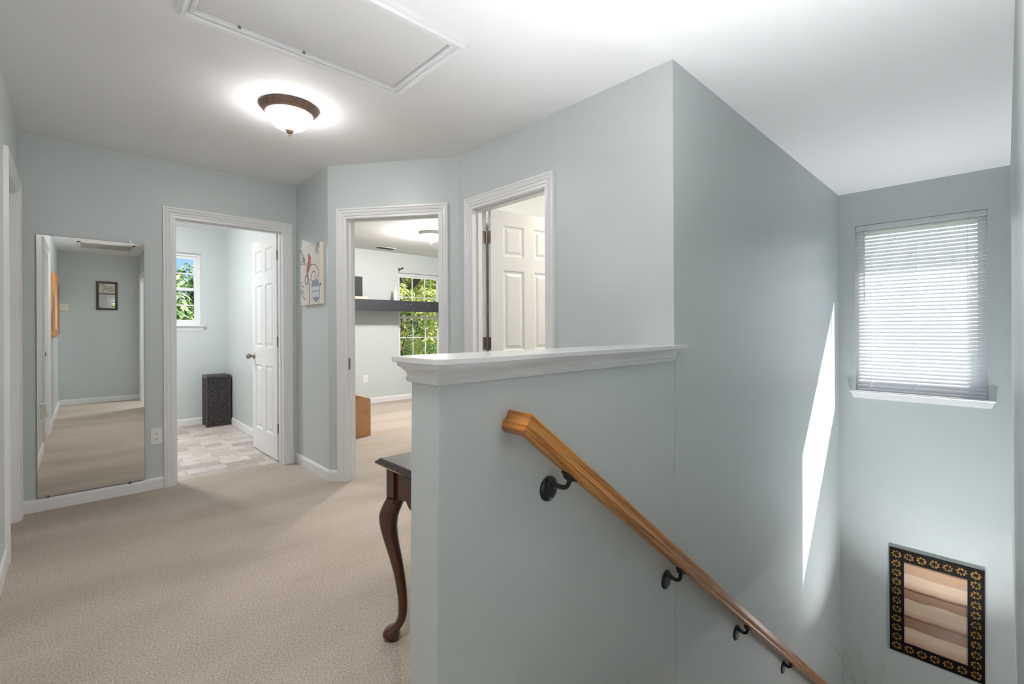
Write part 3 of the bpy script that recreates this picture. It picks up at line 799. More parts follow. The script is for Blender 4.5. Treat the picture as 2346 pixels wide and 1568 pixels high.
cv = thing('return_air_grille', (0.3, -0.66, H), 'white return air grille in the corridor ceiling, seen in the mirror', 'vent')
b = MB(); gx0, gx1, gy0, gy1 = -0.02, 0.62, -0.97, -0.36
b.box(gx0, gx1, gy0, gy0 + 0.035, H - 0.012, H); b.box(gx0, gx1, gy1 - 0.035, gy1, H - 0.012, H); b.box(gx0, gx0 + 0.035, gy0, gy1, H - 0.012, H); b.box(gx1 - 0.035, gx1, gy0, gy1, H - 0.012, H)
b.build('grille_frame', 'grille', cv)
b = MB(); b.box(gx0 + 0.03, gx1 - 0.03, gy0 + 0.03, gy1 - 0.03, H - 0.002, H - 0.0005); b.build('filter', 'dark', cv)
b = MB()
n_ = 26
for k in range(n_):
    xx = gx0 + 0.035 + (gx1 - gx0 - 0.07) * (k + 0.5) / n_; b.box(xx - 0.002, xx + 0.002, gy0 + 0.035, gy1 - 0.035, H - 0.005, H - 0.003)
for k in range(22):
    yy = gy0 + 0.035 + (gy1 - gy0 - 0.07) * (k + 0.5) / 22; b.box(gx0 + 0.035, gx1 - 0.035, yy - 0.002, yy + 0.002, H - 0.005, H - 0.003)
b.build('grille_mesh', 'grille', cv)

vt = thing('ceiling_vent', (3.54, 6.62, H), 'small white slotted vent in the bedroom ceiling', 'vent')
b = MB(); b.box(3.37, 3.70, 6.55, 6.69, H - 0.006, H); b.build('vent_plate', 'grille', vt)
b = MB()
for k in range(7): b.box(3.395 + 0.0, 3.675, 6.565 + k * 0.0165, 6.574 + k * 0.0165, H - 0.0075, H - 0.0055)
b.build('slots', 'dark', vt)

# ------------------------------------------------------------------ wall mirror with clips
mr = thing('wall_mirror', (0.1, 4.30, 0.09), 'tall frameless wall mirror beside the bathroom doorway', 'mirror')
FMr = Frame((XL + 0.077, YM - 0.0045), (XL + 0.627, YM - 0.0045 - 0.55 * math.tan(math.radians(0.37))), (0, 0))
b = MB(); b.fbox(FMr, 0, 0.55, 0.0, 0.006, 0.086, 1.800); b.build('mirror_edge', 'mirror_back', mr)
b = MB(); b.quad(FMr(0.0015, 0.0063, 0.0875), FMr(0.5485, 0.0063, 0.0875), FMr(0.5485, 0.0063, 1.7985), FMr(0.0015, 0.0063, 1.7985)); b.build('mirror_glass', 'mirror', mr)
for uu, zz in ((0.075, 1.802), (0.475, 1.802), (0.05, 0.088), (0.465, 0.088)):
    s = 1 if zz > 1 else -1
    b = MB(); b.lathe([(0.0, 0), (0.010, 0), (0.010, 0.004), (0.006, 0.007), (0.0, 0.007)], FMr(uu, 0.003, zz + s * 0.006), 14, 'y')
    b.fbox(FMr, uu - 0.006, uu + 0.006, 0.0, 0.0095, zz - s * 0.009, zz + s * 0.004)
    b.build('mirror_clip', 'clip', mr)

# ------------------------------------------------------------------ outlets
def outlet(name, F, u, z, w, h, label):
    t = thing(name, tuple(F(u, 0, z)), label, 'outlet')
    b = MB(); b.fbox(F, u - w / 2, u + w / 2, 0, 0.005, z - h / 2, z + h / 2); b.build('cover_plate', 'plastic', t, bevel=0.002)
    for s in (1, -1):
        b = MB(); zc = z + s * 0.019
        b.prism([F(u + 0.016 * math.cos(a), 0.005, zc + 0.013 * math.sin(a)) for a in [k * math.pi / 8 for k in range(16)]], F.n * 0.0018)
        so = b.build('socket', 'plastic', t)
        b = MB()
        for du, dz, ww, hh in ((-0.006, 0.004, 0.0022, 0.008), (0.006, 0.004, 0.0022, 0.007), (0.0, -0.006, 0.005, 0.005)):
            b.fbox(F, u + du - ww / 2, u + du + ww / 2, 0.0067, 0.0074, zc + dz - hh / 2, zc + dz + hh / 2)
        b.build('slots', 'dark', so)
    return t
outlet('wall_outlet', FM, 0.696, 0.39, 0.072, 0.118, 'white wall outlet between the tall mirror and bathroom doorway')
outlet('wall_outlet', FK, 3.343 - 1.558, 0.397, 0.074, 0.118, 'white outlet on the bedroom back wall below the long shelf')
outlet('wall_outlet', FL, 1.72, 0.40, 0.072, 0.118, 'white outlet low on the left wall, seen in the mirror')
b = MB(); b.fbox(FL, 1.80, 1.87, 0.0, 0.045, 0.36, 0.50)
b.fbox(FL, 1.815, 1.855, 0.045, 0.052, 0.375, 0.43)
tag(b.build('plug_in_unit', 'plastic', bevel=0.008), 'small white plug-in unit on the left wall, seen in the mirror', 'plug-in device')

# ------------------------------------------------------------------ bird painting
pt = thing('canvas_painting', tuple(FP(0.42, 0, 1.375)), 'unframed canvas painting of a red bird and a lantern', 'painting')
u0, u1, z0, z1, dn = 0.204, 0.625, 1.376, 1.865, 0.032
b = MB(); b.fbox(FP, u0, u1, 0.001, dn, z0, z1); b.build('canvas', 'canvas', pt)
b = MB(); b.fbox(FP, u1, u1 + 0.001, 0.002, dn - 0.0005, z0, z1); b.build('canvas_edge', 'canvas_edge', pt)
def pc(x, y, lift=0.0006):
    ty = 265 - (x - 90) * 0.37; by = 1480 - (x - 105) * 0.04
    s = (x - 103) / 354.0; s = s * (0.86 + 0.14 * s)      # undo the foreshortening of the far side
    return FP(u0 + (u1 - u0) * s, dn + lift, z1 - (z1 - z0) * (y - ty) / (by - ty))
def ribbon(b, pts, w, lift):
    q = [pc(x, y, lift) for x, y in pts]
    for i in range(len(q) - 1):
        d = (q[i + 1] - q[i]).normalized(); s = FP.n.cross(d) * (w / 2); e = d * (w / 3)
        b.quad(q[i] - s - e, q[i + 1] - s + e, q[i + 1] + s + e, q[i] + s - e)
def smoothpts(p, n=6):
    out = []
    for i in range(len(p) - 1):
        p0 = p[max(i - 1, 0)]; p1 = p[i]; p2 = p[i + 1]; p3 = p[min(i + 2, len(p) - 1)]
        for k in range(n):
            t = k / n
            out.append(tuple(0.5 * ((2 * p1[j]) + (-p0[j] + p2[j]) * t + (2 * p0[j] - 5 * p1[j] + 4 * p2[j] - p3[j]) * t * t + (-p0[j] + 3 * p1[j] - 3 * p2[j] + p3[j]) * t ** 3) for j in range(len(p1))))
    out.append(tuple(p[-1])); return out
b = MB()
ribbon(b, smoothpts([(285, 1466), (280, 1100), (272, 950), (245, 835)]), 0.010, 0.0006)
b.build('painted_post', 'p_dark', pt); b = MB()
ribbon(b, smoothpts([(262, 770), (300, 650), (345, 612), (400, 645), (438, 760), (425, 900), (355, 972), (312, 935), (322, 830), (362, 757), (385, 810), (380, 900)]), 0.006, 0.0008)
b.build('painted_scrollwork', 'p_dark', pt); b = MB()
ribbon(b, smoothpts([(240, 850), (206, 880), (198, 980), (230, 1035), (250, 970), (242, 850)]), 0.007, 0.0008)
b.build('painted_loop', 'p_dark', pt); b = MB()
ribbon(b, smoothpts([(112, 990), (135, 1000), (125, 1060), (170, 1090)]), 0.006, 0.0008)
ribbon(b, smoothpts([(120, 1140), (118, 1220), (160, 1310), (200, 1350)]), 0.006, 0.0008); ribbon(b, smoothpts([(135, 1150), (180, 1250)]), 0.006, 0.0008)
b.build('painted_squiggle', 'p_dark', pt)
b = MB(); out = smoothpts([(265, 360), (300, 430), (314, 480), (302, 520), (313, 560), (302, 660), (266, 770), (240, 840), (231, 820), (232, 700), (246, 600), (264, 500), (262, 430), (265, 362)], 4)
c_ = pc(278, 600, 0.0012)
q = [pc(x, y, 0.0012) for x, y in out]
for i in range(len(q) - 1):
    b.poly([c_, q[i], q[i + 1]])
b.build('painted_bird', 'p_red', pt)
b = MB(); b.poly([pc(*p, 0.0012) for p in ((340, 958), (430, 950), (457, 1082), (318, 1092))]); b.poly([pc(*p, 0.0012) for p in ((335, 1320), (450, 1318), (425, 1390), (398, 1422), (365, 1392))])
for x in (338, 392, 447): ribbon(b, [(x, 1090), (x, 1325)], 0.005, 0.0014)
ribbon(b, [(338, 1192), (447, 1190)], 0.007, 0.0014)
b.build('painted_lantern', 'p_blue', pt)
b = MB(); b.poly([pc(*p, 0.0008) for p in ((338, 1090), (447, 1086), (447, 1322), (338, 1324))]); b.build('lantern_panes', 'p_pale', pt)
b = MB(); ribbon(b, [(462, 1030), (474, 1050), (470, 1080)], 0.012, 0.0014); b.build('lantern_hook', 'p_dark', pt)
b = MB(); rnd = random.Random(3)
for stem in ([(432, 150), (425, 230), (408, 300), (420, 375)], [(100, 300), (130, 330), (145, 400), (172, 470)], [(172, 470), (140, 540), (130, 600)], [(172, 470), (185, 540), (200, 600)]):
    sp_ = smoothpts(stem, 5); ribbon(b, sp_, 0.003, 0.0008)
    for x, y in sp_[::2]:
        for s in (-1, 1): ribbon(b, [(x, y), (x + s * rnd.uniform(14, 30), y + rnd.uniform(15, 45))], 0.004, 0.001)
b.build('painted_leaves', 'p_green', pt)

# ------------------------------------------------------------------ framed art on the stair end wall
ar = thing('framed_print', tuple(FE(0.665, 0, -1.28)), 'banded tan print in a black frame with gold flowers', 'picture')
u0, u1, z0, z1 = 0.362, 0.966, -1.735, -0.818
b = MB(); fw_ = 0.100; dn = 0.022
for a in ((u0, u1, z1 - fw_, z1), (u0, u1, z0, z0 + fw_), (u0, u0 + fw_, z0 + fw_, z1 - fw_), (u1 - fw_, u1, z0 + fw_, z1 - fw_)):
    b.fbox(FE, a[0], a[1], 0.002, dn, a[2], a[3])
b.build('frame', 'velvet', ar)
b = MB(); b.fbox(FE, u0 + fw_ - 0.003, u1 - fw_ + 0.003, 0.002, 0.012, z0 + fw_ - 0.003, z1 - fw_ + 0.003); b.build('print', 'art', ar)
b = MB(); rnd = random.Random(5); pos = []
for k in range(7): pos += [(u0 + 0.05 + (u1 - u0 - 0.1) * k / 6, z1 - 0.05), (u0 + 0.05 + (u1 - u0 - 0.1) * k / 6, z0 + 0.05)]
for k in range(1, 10): pos += [(u0 + 0.05, z0 + 0.05 + (z1 - z0 - 0.1) * k / 10), (u1 - 0.05, z0 + 0.05 + (z1 - z0 - 0.1) * k / 10)]
for (uu, zz) in pos:
    a0 = rnd.random()
    for k in range(8):                        # eight knotted petals in a ring
        a = a0 + k * math.pi / 4; ru, rz = 0.0255 + rnd.uniform(-0.002, 0.003), 0.0235 + rnd.uniform(-0.002, 0.003)
        cu, cz = uu + ru * math.cos(a), zz + rz * math.sin(a); pr = 0.0085 + rnd.uniform(-0.001, 0.0015)
        ring = [FE(cu + pr * math.cos(a + j * math.pi / 3) * (0.8 if j % 2 else 1.1), dn, cz + pr * math.sin(a + j * math.pi / 3) * (0.8 if j % 2 else 1.1)) for j in range(6)]
        top = FE(cu, dn + 0.003, cz)
        for j in range(6): b.poly([ring[j], ring[(j + 1) % 6], top])
    for k in range(4):
        a = a0 + k * math.pi / 2 + 0.4; c1 = FE(uu + 0.013 * math.cos(a), dn + 0.001, zz + 0.013 * math.sin(a))
        b.poly([c1 + FE.d * 0.004, c1 + Vector((0, 0, 0.004)), c1 - FE.d * 0.004, c1 - Vector((0, 0, 0.004))])
b.build('gold_flowers', 'gold', ar)

# ------------------------------------------------------------------ corridor things seen in the mirror
cp = thing('mirror_picture', (0.325, -1.62, 1.5), 'dark brown frame with a small print above a mirror, on the corridor end wall', 'picture')
FCp = Frame((0.462, -1.62), (0.192, -1.62), (0, 0))
def frame4(b, F, a0, a1, z0, z1, w, n0, n1):
    b.fbox(F, a0, a1, n0, n1, z1 - w, z1); b.fbox(F, a0, a1, n0, n1, z0, z0 + w); b.fbox(F, a0, a0 + w, n0, n1, z0 + w, z1 - w); b.fbox(F, a1 - w, a1, n0, n1, z0 + w, z1 - w)
b = MB(); frame4(b, FCp, 0.0, 0.27, 1.515, 1.985, 0.034, 0.001, 0.022); b.fbox(FCp, 0.034, 0.236, 0.001, 0.02, 1.775, 1.79); b.build('frame', 'brown_frame', cp)
b = MB(); b.fbox(FCp, 0.034, 0.236, 0.001, 0.012, 1.79, 1.951); b.build('print', 'lining', cp)
b = MB(); b.fbox(FCp, 0.034, 0.236, 0.001, 0.010, 1.549, 1.775); b.build('mirror_glass', 'mirror', cp)
b = MB(); b.lathe([(0.0, 0.0), (0.004, 0.0), (0.005, 0.008), (0.0, 0.009)], (0.327, -1.619, 1.997), 10, 'y'); b.build('nail', 'iron', cp)

of = thing('oak_frame', tuple(FL(4.6, 0, 1.1)), 'large honey oak frame on the left wall, seen edge-on in the mirror', 'picture frame')
b = MB()
for (w0, w1, dn) in ((0.0, 0.045, 0.034), (0.045, 0.075, 0.022), (0.075, 0.10, 0.030)):
    u0, u1, z0, z1 = 3.88 + w0, 5.42 - w0, 1.10 + w0, 1.915 - w0; w = w1 - w0
    frame4(b, FL, u0, u1, z0, z1, w, 0.001, dn)
b.build('frame', 'oak2', of)
b = MB(); b.fbox(FL, 3.98, 5.32, 0.001, 0.010, 1.20, 1.815); b.build('panel', 'canvas', of)
th = thing('thermostat', (-0.19, -1.62, 1.55), 'small cream thermostat on the corridor end wall, seen in the mirror', 'thermostat')
b = MB(); b.box(-0.235, -0.130, -1.62, -1.595, 1.50, 1.60); b.build('housing', 'cream_plastic', th, bevel=0.004)
b = MB(); b.box(-0.205, -0.165, -1.5952, -1.5935, 1.545, 1.575); b.build('display', 'grille', th)

# ------------------------------------------------------------------ bathroom hamper
hp_ = thing('laundry_hamper', (1.29, 6.73, 0), 'black woven laundry hamper in the bathroom corner', 'hamper')
hx0, hx1, hy0, hy1 = 1.165, 1.418, 6.605, 6.86
b = MB(); b.box(hx0 + 0.004, hx1 - 0.004, hy0 + 0.004, hy1 - 0.004, 0.0, 0.585)
def weave(bm_, org, du, L, nrm, z0, z1, cols, rows):
    cw, rh = L / cols, (z1 - z0) / rows
    for r in range(rows):
        for c in range(cols):
            if (r + c) % 2: continue
            a = org + du * (cw * c); z = z0 + rh * r
            m_ = [(0.0, 0.0), (0.5, 0.010), (1.0, 0.0)]
            w = cw * 1.7
            p = [a + du * (w * s - 0.35 * cw) + nrm * d for s, d in m_]
            for i in range(2):
                bm_.quad(p[i] + Vector((0, 0, z + rh * 0.08)), p[i + 1] + Vector((0, 0, z + rh * 0.08)), p[i + 1] + Vector((0, 0, z + rh * 0.92)), p[i] + Vector((0, 0, z + rh * 0.92)))
                bm_.poly([p[0] + Vector((0, 0, z + rh * 0.92)), p[1] + Vector((0, 0, z + rh * 0.92)), p[2] + Vector((0, 0, z + rh * 0.92))])
weave(b, Vector((hx0 + 0.004, hy0 + 0.004, 0)), Vector((1, 0, 0)), 0.245, Vector((0, -1, 0)), 0.02, 0.575, 15, 26)
weave(b, Vector((hx0 + 0.004, hy0 + 0.004, 0)), Vector((0, 1, 0)), 0.247, Vector((-1, 0, 0)), 0.02, 0.575, 15, 26)
b.build('basket', 'wicker', hp_)
b = MB()
for px, py in ((hx0 + 0.006, hy0 + 0.006), (hx1 - 0.006, hy0 + 0.006), (hx0 + 0.006, hy1 - 0.006), (hx1 - 0.006, hy1 - 0.006)): b.tube([(px, py, 0), (px, py, 0.585)], 0.011, 8)
b.build('corner_binding', 'wicker', hp_)
b = MB(); b.box(hx0 - 0.006, hx1 + 0.004, hy0 - 0.008, hy1 + 0.004, 0.588, 0.618)
for k in range(14):
    yy = hy0 + 0.004 + k * 0.0185; b.prism([(hx0, yy, 0.617), (hx0, yy + 0.008, 0.6215), (hx0, yy + 0.016, 0.617)], (hx1 - hx0 - 0.004, 0, 0))
b.build('lid', 'wicker', hp_, bevel=0.006)

# ------------------------------------------------------------------ bedroom things
lb = thing('wall_shelf', (3.2, 6.75, 1.5), 'long bedroom shelf with a dark grey fascia, crossing in front of the window', 'shelf')
b = MB(); b.box(1.60, 4.95, 6.58, 6.60, 1.455, 1.628); b.build('fascia', 'charcoal', lb, bevel=0.002)
for xx, zz in ((3.40, 1.57), (3.88, 1.575), (3.955, 1.572), (4.00, 1.490), (4.27, 1.555)):
    b = MB(); b.lathe([(0.0, -0.002), (0.007, -0.001), (0.007, 0.001)], (xx, 6.579, zz), 10, 'y'); b.build('screw_cap', 'screw', lb)
b = MB(); b.box(1.60, 4.95, 6.60, 6.90, 1.600, 1.622); b.build('shelf_board', 'charcoal', lb)
b = MB(); b.box(1.60, 3.90, 6.885, 6.92, 1.545, 1.600); b.build('wall_cleat', 'charcoal', lb)
b = MB(); b.box(1.75, 3.24, 6.62, 6.88, 1.622, 1.668)
tag(b.build('storage_board', 'beige', bevel=0.004), 'pale beige slab under the black box on the bedroom shelf', 'board')
bb = thing('black_speaker_box', (2.9, 6.75, 1.668), 'black rectangular box standing on the bedroom shelf', 'box')
b = MB(); b.box(2.62, 3.19, 6.68, 6.87, 1.668, 1.972); b.build('cabinet', 'black', bb, bevel=0.006)
b = MB(); b.box(2.65, 3.16, 6.674, 6.6805, 1.695, 1.945); b.build('front_cloth', 'black', bb)
bo = thing('lotion_bottle', (3.78, 6.75, 1.6225), 'white bottle on the bedroom shelf beside the window', 'bottle')
b = MB(); b.lathe([(0.0, 0.0), (0.032, 0.0), (0.034, 0.008), (0.034, 0.13), (0.030, 0.150), (0.014, 0.165), (0.013, 0.178)], (3.78, 6.75, 1.6225), 24); b.build('body', 'white', bo, smooth=True)
b = MB(); b.lathe([(0.016, 0.176), (0.016, 0.200), (0.006, 0.202), (0.005, 0.222), (0.0, 0.222)], (3.78, 6.75, 1.6225), 16); b.box(3.755, 3.785, 6.744, 6.756, 1.838, 1.848); b.build('pump', 'white', bo)
cb = thing('curtain_rod_bracket', (3.945, 6.92, 2.16), 'small black curtain rod bracket at the top corner of the bedroom window', 'bracket')
b = MB(); b.box(3.935, 3.950, 6.914, 6.92, 2.135, 2.195); b.tube([(3.942, 6.915, 2.165), (3.942, 6.86, 2.165), (3.942, 6.845, 2.180)], 0.006, 8)
b.build('arm', 'iron', cb)
b = MB(); b.lathe([(0.013, 0.0), (0.014, 0.012), (0.011, 0.014), (0.010, 0.0)], (3.960, 6.845, 2.184), 14, 'x'); b.build('cup', 'iron', cb)
bx = thing('cardboard_box', (2.17, 4.98, 0), 'open brown cardboard box on the bedroom carpet', 'cardboard box')
b = MB(); t = 0.006; x0, x1, y0, y1, hh = 1.96, 2.382, 4.81, 5.16, 0.41
b.box(x0, x1, y0, y0 + t, 0.001, hh); b.box(x0, x1, y1 - t, y1, 0.001, hh); b.box(x0, x0 + t, y0 + t, y1 - t, 0.001, hh); b.box(x1 - t, x1, y0 + t, y1 - t, 0.001, hh); b.box(x0 + t, x1 - t, y0 + t, y1 - t, 0.001, 0.008)
b.build('carton', 'card', bx)
b = MB()
b.hexa([(x0, y0 + t, hh - 0.001), (x1, y0 + t, hh - 0.001), (x1, y0 + t * 2, hh - 0.001), (x0, y0 + t * 2, hh - 0.001), (x0 + 0.01, y0 + 0.05, hh - 0.10), (x1 - 0.01, y0 + 0.05, hh - 0.10), (x1 - 0.01, y0 + 0.056, hh - 0.10), (x0 + 0.01, y0 + 0.056, hh - 0.10)])
b.hexa([(x1 - t * 2, y0 + t, hh), (x1 - t, y0 + t, hh), (x1 - t, y1 - t, hh), (x1 - t * 2, y1 - t, hh), (x1 - 0.06, y0 + 0.02, hh - 0.13), (x1 - 0.054, y0 + 0.02, hh - 0.13), (x1 - 0.054, y1 - 0.02, hh - 0.13), (x1 - 0.06, y1 - 0.02, hh - 0.13)])
b.build('flap', 'card', bx)

# ------------------------------------------------------------------ console table
tb = thing('console_table', (1.3, 1.42, 0), 'dark mahogany console table with cabriole legs behind the half wall', 'table')
tx0, tx1, ty0, ty1, tz = 0.815, 1.90, 1.235, 1.617, 0.69
b = MB(); rings = []
for ins, zz in ((0.016, tz - 0.026), (0.006, tz - 0.024), (0.0, tz - 0.017), (0.002, tz - 0.012), (0.010, tz - 0.006), (0.014, tz - 0.001), (0.017, tz)):
    rings.append([(tx0 + ins, ty0 + ins, zz), (tx1 - ins, ty0 + ins, zz), (tx1 - ins, ty1 - ins, zz), (tx0 + ins, ty1 - ins, zz)])
b.rings(rings); b.build('table_top', 'maho_top', tb)
PX0, PX1, PY0, PY1, pw = 0.860, 1.855, 1.280, 1.610, 0.052
def apron_pts(a0, a1, zt, zb):
    L = a1 - a0
    out = [(a0, zt), (a0, zb - 0.015), (a0 + 0.08 * L, zb + 0.010), (a0 + 0.20 * L, zb + 0.006), (a0 + 0.27 * L, zb + 0.022), (a0 + 0.40 * L, zb - 0.006), (a0 + 0.5 * L, zb - 0.014)]
    return out + [(a0 + a1 - p, q) for p, q in reversed(out[:-1])]
for nm, pts, d in (('end_apron', [(PX0 + 0.010, p, q) for p, q in apron_pts(PY0 + pw, PY1 - pw, tz - 0.026, 0.535)], (0.018, 0, 0)),
                   ('end_apron', [(PX1 - 0.028, p, q) for p, q in apron_pts(PY0 + pw, PY1 - pw, tz - 0.026, 0.535)], (0.018, 0, 0)),
                   ('long_apron', [(p, PY1 - 0.028, q) for p, q in apron_pts(PX0 + pw, PX1 - pw, tz - 0.026, 0.535)], (0, 0.018, 0)),
                   ('long_apron', [(p, PY0 + 0.010, q) for p, q in apron_pts(PX0 + pw, PX1 - pw, tz - 0.026, 0.535)], (0, 0.018, 0))):
    MB().prism(pts, d).build(nm, 'maho', tb)
for sx_, sy_ in ((-1, 1), (1, 1), (-1, -1), (1, -1)):
    cx = PX0 + pw / 2 if sx_ < 0 else PX1 - pw / 2; cy = PY1 - pw / 2 if sy_ > 0 else PY0 + pw / 2
    b = MB(); b.box(cx - pw / 2, cx + pw / 2, cy - pw / 2, cy + pw / 2, 0.520, tz - 0.026)
    dg = Vector((sx_, sy_, 0)).normalized(); pg = Vector((-dg.y, dg.x, 0)); C0 = Vector((cx, cy, 0))
    key = [(0.535, 0.002, 0.033), (0.505, 0.014, 0.037), (0.470, 0.027, 0.036), (0.430, 0.029, 0.0315), (0.38, 0.021, 0.027), (0.31, 0.004, 0.0225), (0.24, -0.011, 0.0195), (0.17, -0.021, 0.0175), (0.11, -0.023, 0.0165),
           (0.075, -0.018, 0.017), (0.052, -0.004, 0.020), (0.040, 0.012, 0.027), (0.028, 0.020, 0.031), (0.014, 0.020, 0.031), (0.006, 0.018, 0.026), (0.0, 0.017, 0.023)]
    kk = smoothpts(key, 4); rs = []
    for z_, o_, r_ in kk:
        c = C0 + dg * o_; ring = []
        for k in range(20):
            a = 2 * math.pi * k / 20; e_ = 0.78 if z_ > 0.06 else 1.0    # softly squared section on the shaft
            ca, sa = math.cos(a), math.sin(a); rr_ = r_ / max((abs(ca) ** 2.6 + abs(sa) ** 2.6) ** (1 / 2.6), 0.5) * (1 if z_ > 0.06 else 1)
            ring.append(c + dg * (ca * rr_) + pg * (sa * rr_) + Vector((0, 0, z_)))
        rs.append(ring)
    b.rings(rs)
    smooth_by_angle(b.build('leg', 'maho', tb), 40)

# ------------------------------------------------------------------ handrail with brackets
hr = thing('handrail', (0.98, 1.02, 0.87), 'honey oak handrail sloping down the stairwell wall', 'handrail')
up_ = Vector((0, 0, 1)); dv = Vector((2.463, 0.046, -1.874)).normalized(); yv = up_.cross(dv).normalized(); nv = dv.cross(yv).normalized()
def rail_axis(x): return Vector((1.17, 0.989, 0.698)) + dv * ((x - 1.17) / dv.x) + nv * 0.033
st = rail_axis(0.966)
hp_prof = [(0.0, 0.0345), (0.014, 0.0335), (0.023, 0.031), (0.0265, 0.027), (0.0245, 0.018), (0.0215, 0.008), (0.0205, 0.000), (0.022, -0.004), (0.0290, -0.0075), (0.0290, -0.0105), (0.0235, -0.014), (0.0235, -0.018), (0.0215, -0.026), (0.015, -0.031), (0.006, -0.033)]
prof = [(-y, h) for y, h in hp_prof[1:]] + [(y, h) for y, h in reversed(hp_prof[1:])] + [hp_prof[0]]
b = MB(); Lr = 5.0
# local mesh along x so that the grain runs with the rail
r0 = [(-h * 0.0 + (y) * 0.9, y, h) for y, h in prof]       # mitred start
r1 = [(Lr, y, h) for y, h in prof]
b.rings([r0, r1])
rail = b.build('rail', 'oak'); smooth_by_angle(rail, 30)
Mr = Matrix((dv, yv, nv)).transposed().to_4x4(); Mr.translation = st
rail.parent = hr; rail.matrix_parent_inverse = Matrix.Translation(-Vector(hr.location)); rail.matrix_basis = Mr
# short mitred return to the wall
b = MB(); ra, rb = [], []
for y, h in prof:
    p = st + dv * (y * 0.9) + yv * y + nv * h; ra.append(p)
    dy = YW(1.0) - 0.001 - p.y
    rb.append(Vector((p.x + dy * 0.02, YW(1.0) - 0.001, p.z)))
b.rings([ra, rb]); smooth_by_angle(b.build('wall_return', 'oak_ret', hr), 30)
BL = ['black iron handrail bracket nearest the rail top', 'second black handrail bracket going down the stairs', 'third black handrail bracket, below the sun streak', 'fourth black handrail bracket, lowest one in view', 'black handrail bracket below the picture edge']
for k, (bxx, bz) in enumerate(((1.170, 0.627), (1.974, 0.016), (2.794, -0.602), (3.633, -1.228), (4.46, -1.851))):
    yw = YW(bxx)
    br = thing('handrail_bracket', (bxx, yw, bz), BL[k], 'bracket', 'handrail brackets')
    b = MB(); rs = []
    for r_, d_ in ((0.0425, 0.0), (0.0425, 0.004), (0.039, 0.007), (0.028, 0.009), (0.012, 0.010), (0.001, 0.010)):
        rs.append([(bxx + r_ * math.cos(a), yw - d_, bz + r_ * math.sin(a)) for a in [j * 2 * math.pi / 32 for j in range(32)]])
    b.rings(rs); smooth_by_angle(b.build('rosette', 'iron', br), 50)
    skew = 0.020 if k == 0 else 0.008
    c = rail_axis(bxx + skew) - nv * 0.0335; yr = c.y
    b = MB()
    path = smoothpts([(bxx, yw - 0.004, bz + 0.030), (bxx + 0.1 * skew, yw - 0.016, bz + 0.025), (bxx + 0.3 * skew, yw - 0.034, bz + 0.016), (bxx + 0.6 * skew, yr + 0.016, bz + 0.015), (bxx + 0.85 * skew, yr + 0.004, bz + 0.026), (c.x, yr, c.z - 0.012), (c.x, yr, c.z - 0.002)], 5)
    n_ = len(path); rr_ = [0.0125, 0.0105, 0.0085, 0.0078, 0.0078, 0.0085, 0.012]
    b.tube(path, [rr_[min(6, int(i / (n_ - 1) * 6))] + (rr_[min(6, int(i / (n_ - 1) * 6) + 1)] - rr_[min(6, int(i / (n_ - 1) * 6))]) * ((i / (n_ - 1) * 6) % 1) for i in range(n_)], 12)
    b.build('arm', 'iron', br, smooth=True)
    b = MB()
    pr = [(-0.036, 0.0), (-0.034, -0.005), (-0.020, -0.008), (-0.008, -0.015), (0.008, -0.015), (0.020, -0.008), (0.034, -0.005), (0.036, 0.0)]
    b.prism([c + dv * a + nv * (h - 0.0003) - yv * 0.012 for a, h in pr], yv * 0.024); b.build('saddle', 'iron', br, bevel=0.002)
    for dx_, dz_ in ((-0.010, 0.022), (0.022, 0.000), (-0.002, -0.031)):
        b = MB(); b.lathe([(0.0, 0.0), (0.0038, 0.0), (0.0038, -0.0028), (0.0, -0.0035)], (bxx + dx_, yw - 0.0085, bz + dz_), 10, 'y')
        b.build('screw_head', 'screw', br)

# ------------------------------------------------------------------ twig arrangement on the landing
tv = thing('twig_vase', (4.95, 0.78, LANDZ), 'thin silvery twigs rising at the foot of the stairs', 'decoration')
b = MB(); b.lathe([(0.0, 0.0), (0.06, 0.0), (0.085, 0.03), (0.095, 0.10), (0.07, 0.19), (0.045, 0.235), (0.05, 0.25), (0.044, 0.25), (0.038, 0.235), (0.0, 0.22)], (4.95, 0.78, LANDZ), 32)
b.build('vase', 'vase', tv, smooth=True)
rnd = random.Random(11)
tips = [(4.62, 1.03, -1.46, 0.0045), (4.70, 0.99, -1.60, 0.003), (5.02, 0.96, -1.62, 0.0028), (5.06, 0.92, -1.64, 0.0028), (5.22, 0.72, -1.76, 0.0028), (5.25, 0.78, -1.82, 0.0025), (4.75, 0.95, -1.75, 0.003), (4.90, 0.6, -1.95, 0.0028)]
for i, (x_, y_, z_, r_) in enumerate(tips):
    s0 = Vector((4.95 + rnd.uniform(-0.02, 0.02), 0.78 + rnd.uniform(-0.02, 0.02), LANDZ + 0.225)); e_ = Vector((x_, y_, z_)); pts_ = []
    for k in range(9):
        t = k / 8; p = s0.lerp(e_, t) + Vector((rnd.uniform(-1, 1), rnd.uniform(-1, 1), 0)) * 0.012 * (1 if 0 < k < 8 else 0) + Vector((0, 0, 0.05 * math.sin(math.pi * t)))
        pts_.append(tuple(p))
    b = MB(); b.tube(pts_, [r_ * (1 - 0.5 * k / 8) for k in range(9)], 6)
    m_ = Vector(pts_[6]); b.tube([m_, m_ + Vector((rnd.uniform(-.04, .04), rnd.uniform(-.04, .04), 0.09))], [r_ * 0.6, r_ * 0.3], 6)
    b.build('twig', 'twig', tv, smooth=True)

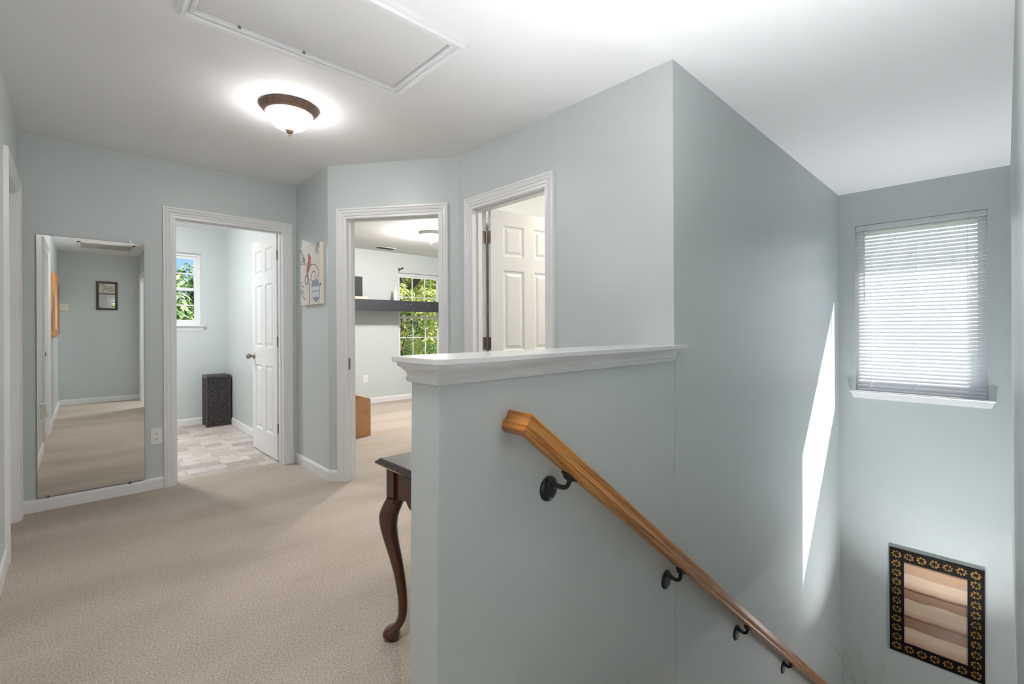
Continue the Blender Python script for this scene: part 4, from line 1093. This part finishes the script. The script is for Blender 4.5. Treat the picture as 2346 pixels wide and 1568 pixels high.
# ------------------------------------------------------------------ trees outside
def tree(x, y, zc, rx, rz, nleaf, material, label, seed, size=0.13):
    R = random.Random(seed); base = -3.2
    t = thing('garden_tree', (x, y, base), label, 'tree', 'trees outside the windows')
    b = MB(); b.tube([(x, y, base), (x + 0.1, y, base + (zc - base) * 0.5), (x, y + 0.1, zc)], [0.22, 0.15, 0.07], 10)
    for k in range(9):
        a = R.uniform(0, 6.28); h = zc - rz * 0.6 + R.uniform(0, rz); b.tube([(x, y, h - 0.8), (x + math.cos(a) * rx * 0.75, y + math.sin(a) * rx * 0.75, h + rz * 0.3)], [0.07, 0.02], 6)
    b.build('trunk', 'bark', t, smooth=True)
    b = MB(); clumps = []
    for k in range(46):
        while True:
            v = Vector((R.uniform(-1, 1), R.uniform(-1, 1), R.uniform(-1, 1)))
            if 0.25 < v.length < 1: break
        clumps.append((Vector((x + v.x * rx, y + v.y * rx, zc + v.z * rz)), R.uniform(0.25, 0.5) * rx * 0.75))
    for k in range(nleaf):
        c, cr_ = clumps[k % len(clumps)]
        v = Vector((R.gauss(0, 1), R.gauss(0, 1), R.gauss(0, 1))).normalized() * cr_ * R.uniform(0.55, 1.05); p = c + v
        n = (v.normalized() + Vector((R.uniform(-.7, .7), R.uniform(-.7, .7), R.uniform(-.3, .8)))).normalized()
        a = n.orthogonal().normalized(); q = n.cross(a); th_ = R.uniform(0, 6.28); d1_ = a * math.cos(th_) + q * math.sin(th_); d2_ = n.cross(d1_)
        s = size * R.uniform(0.6, 1.2)
        b.poly([p - d1_ * s, p + d2_ * s * 0.45 + n * s * 0.1, p + d1_ * s, p - d2_ * s * 0.45 + n * s * 0.1])
    b.build('foliage', material, t)
    return t
tree(1.9, 17.0, 1.0, 2.3, 1.9, 9000, 'leaf_a', 'rounded green treetop under blue sky outside the bathroom window', 1)
tree(6.3, 20.5, 1.2, 1.9, 2.4, 7000, 'leaf_c', 'dark green tree between the bathroom and bedroom window views', 2)
tree(-3.2, 17.5, 0.2, 2.2, 2.0, 5000, 'leaf_c', 'low green tree left of the bathroom window view', 3)
tree(7.3, 12.6, 2.3, 2.15, 3.3, 15000, 'leaf_b', 'bright yellow-green tree nearest the bedroom window', 4, 0.10)
tree(11.7, 14.2, 2.6, 1.95, 3.4, 12000, 'leaf_a', 'tall mid-green tree at the right of the bedroom window view', 5)
tree(12.0, 21.5, 3.6, 3.0, 4.4, 14000, 'leaf_c', 'large deep green tree behind the others outside the bedroom window', 6, 0.16)
tree(18.5, 19.0, 3.0, 2.0, 4.0, 7000, 'leaf_a', 'green tree far to the right of the bedroom window', 9, 0.16)
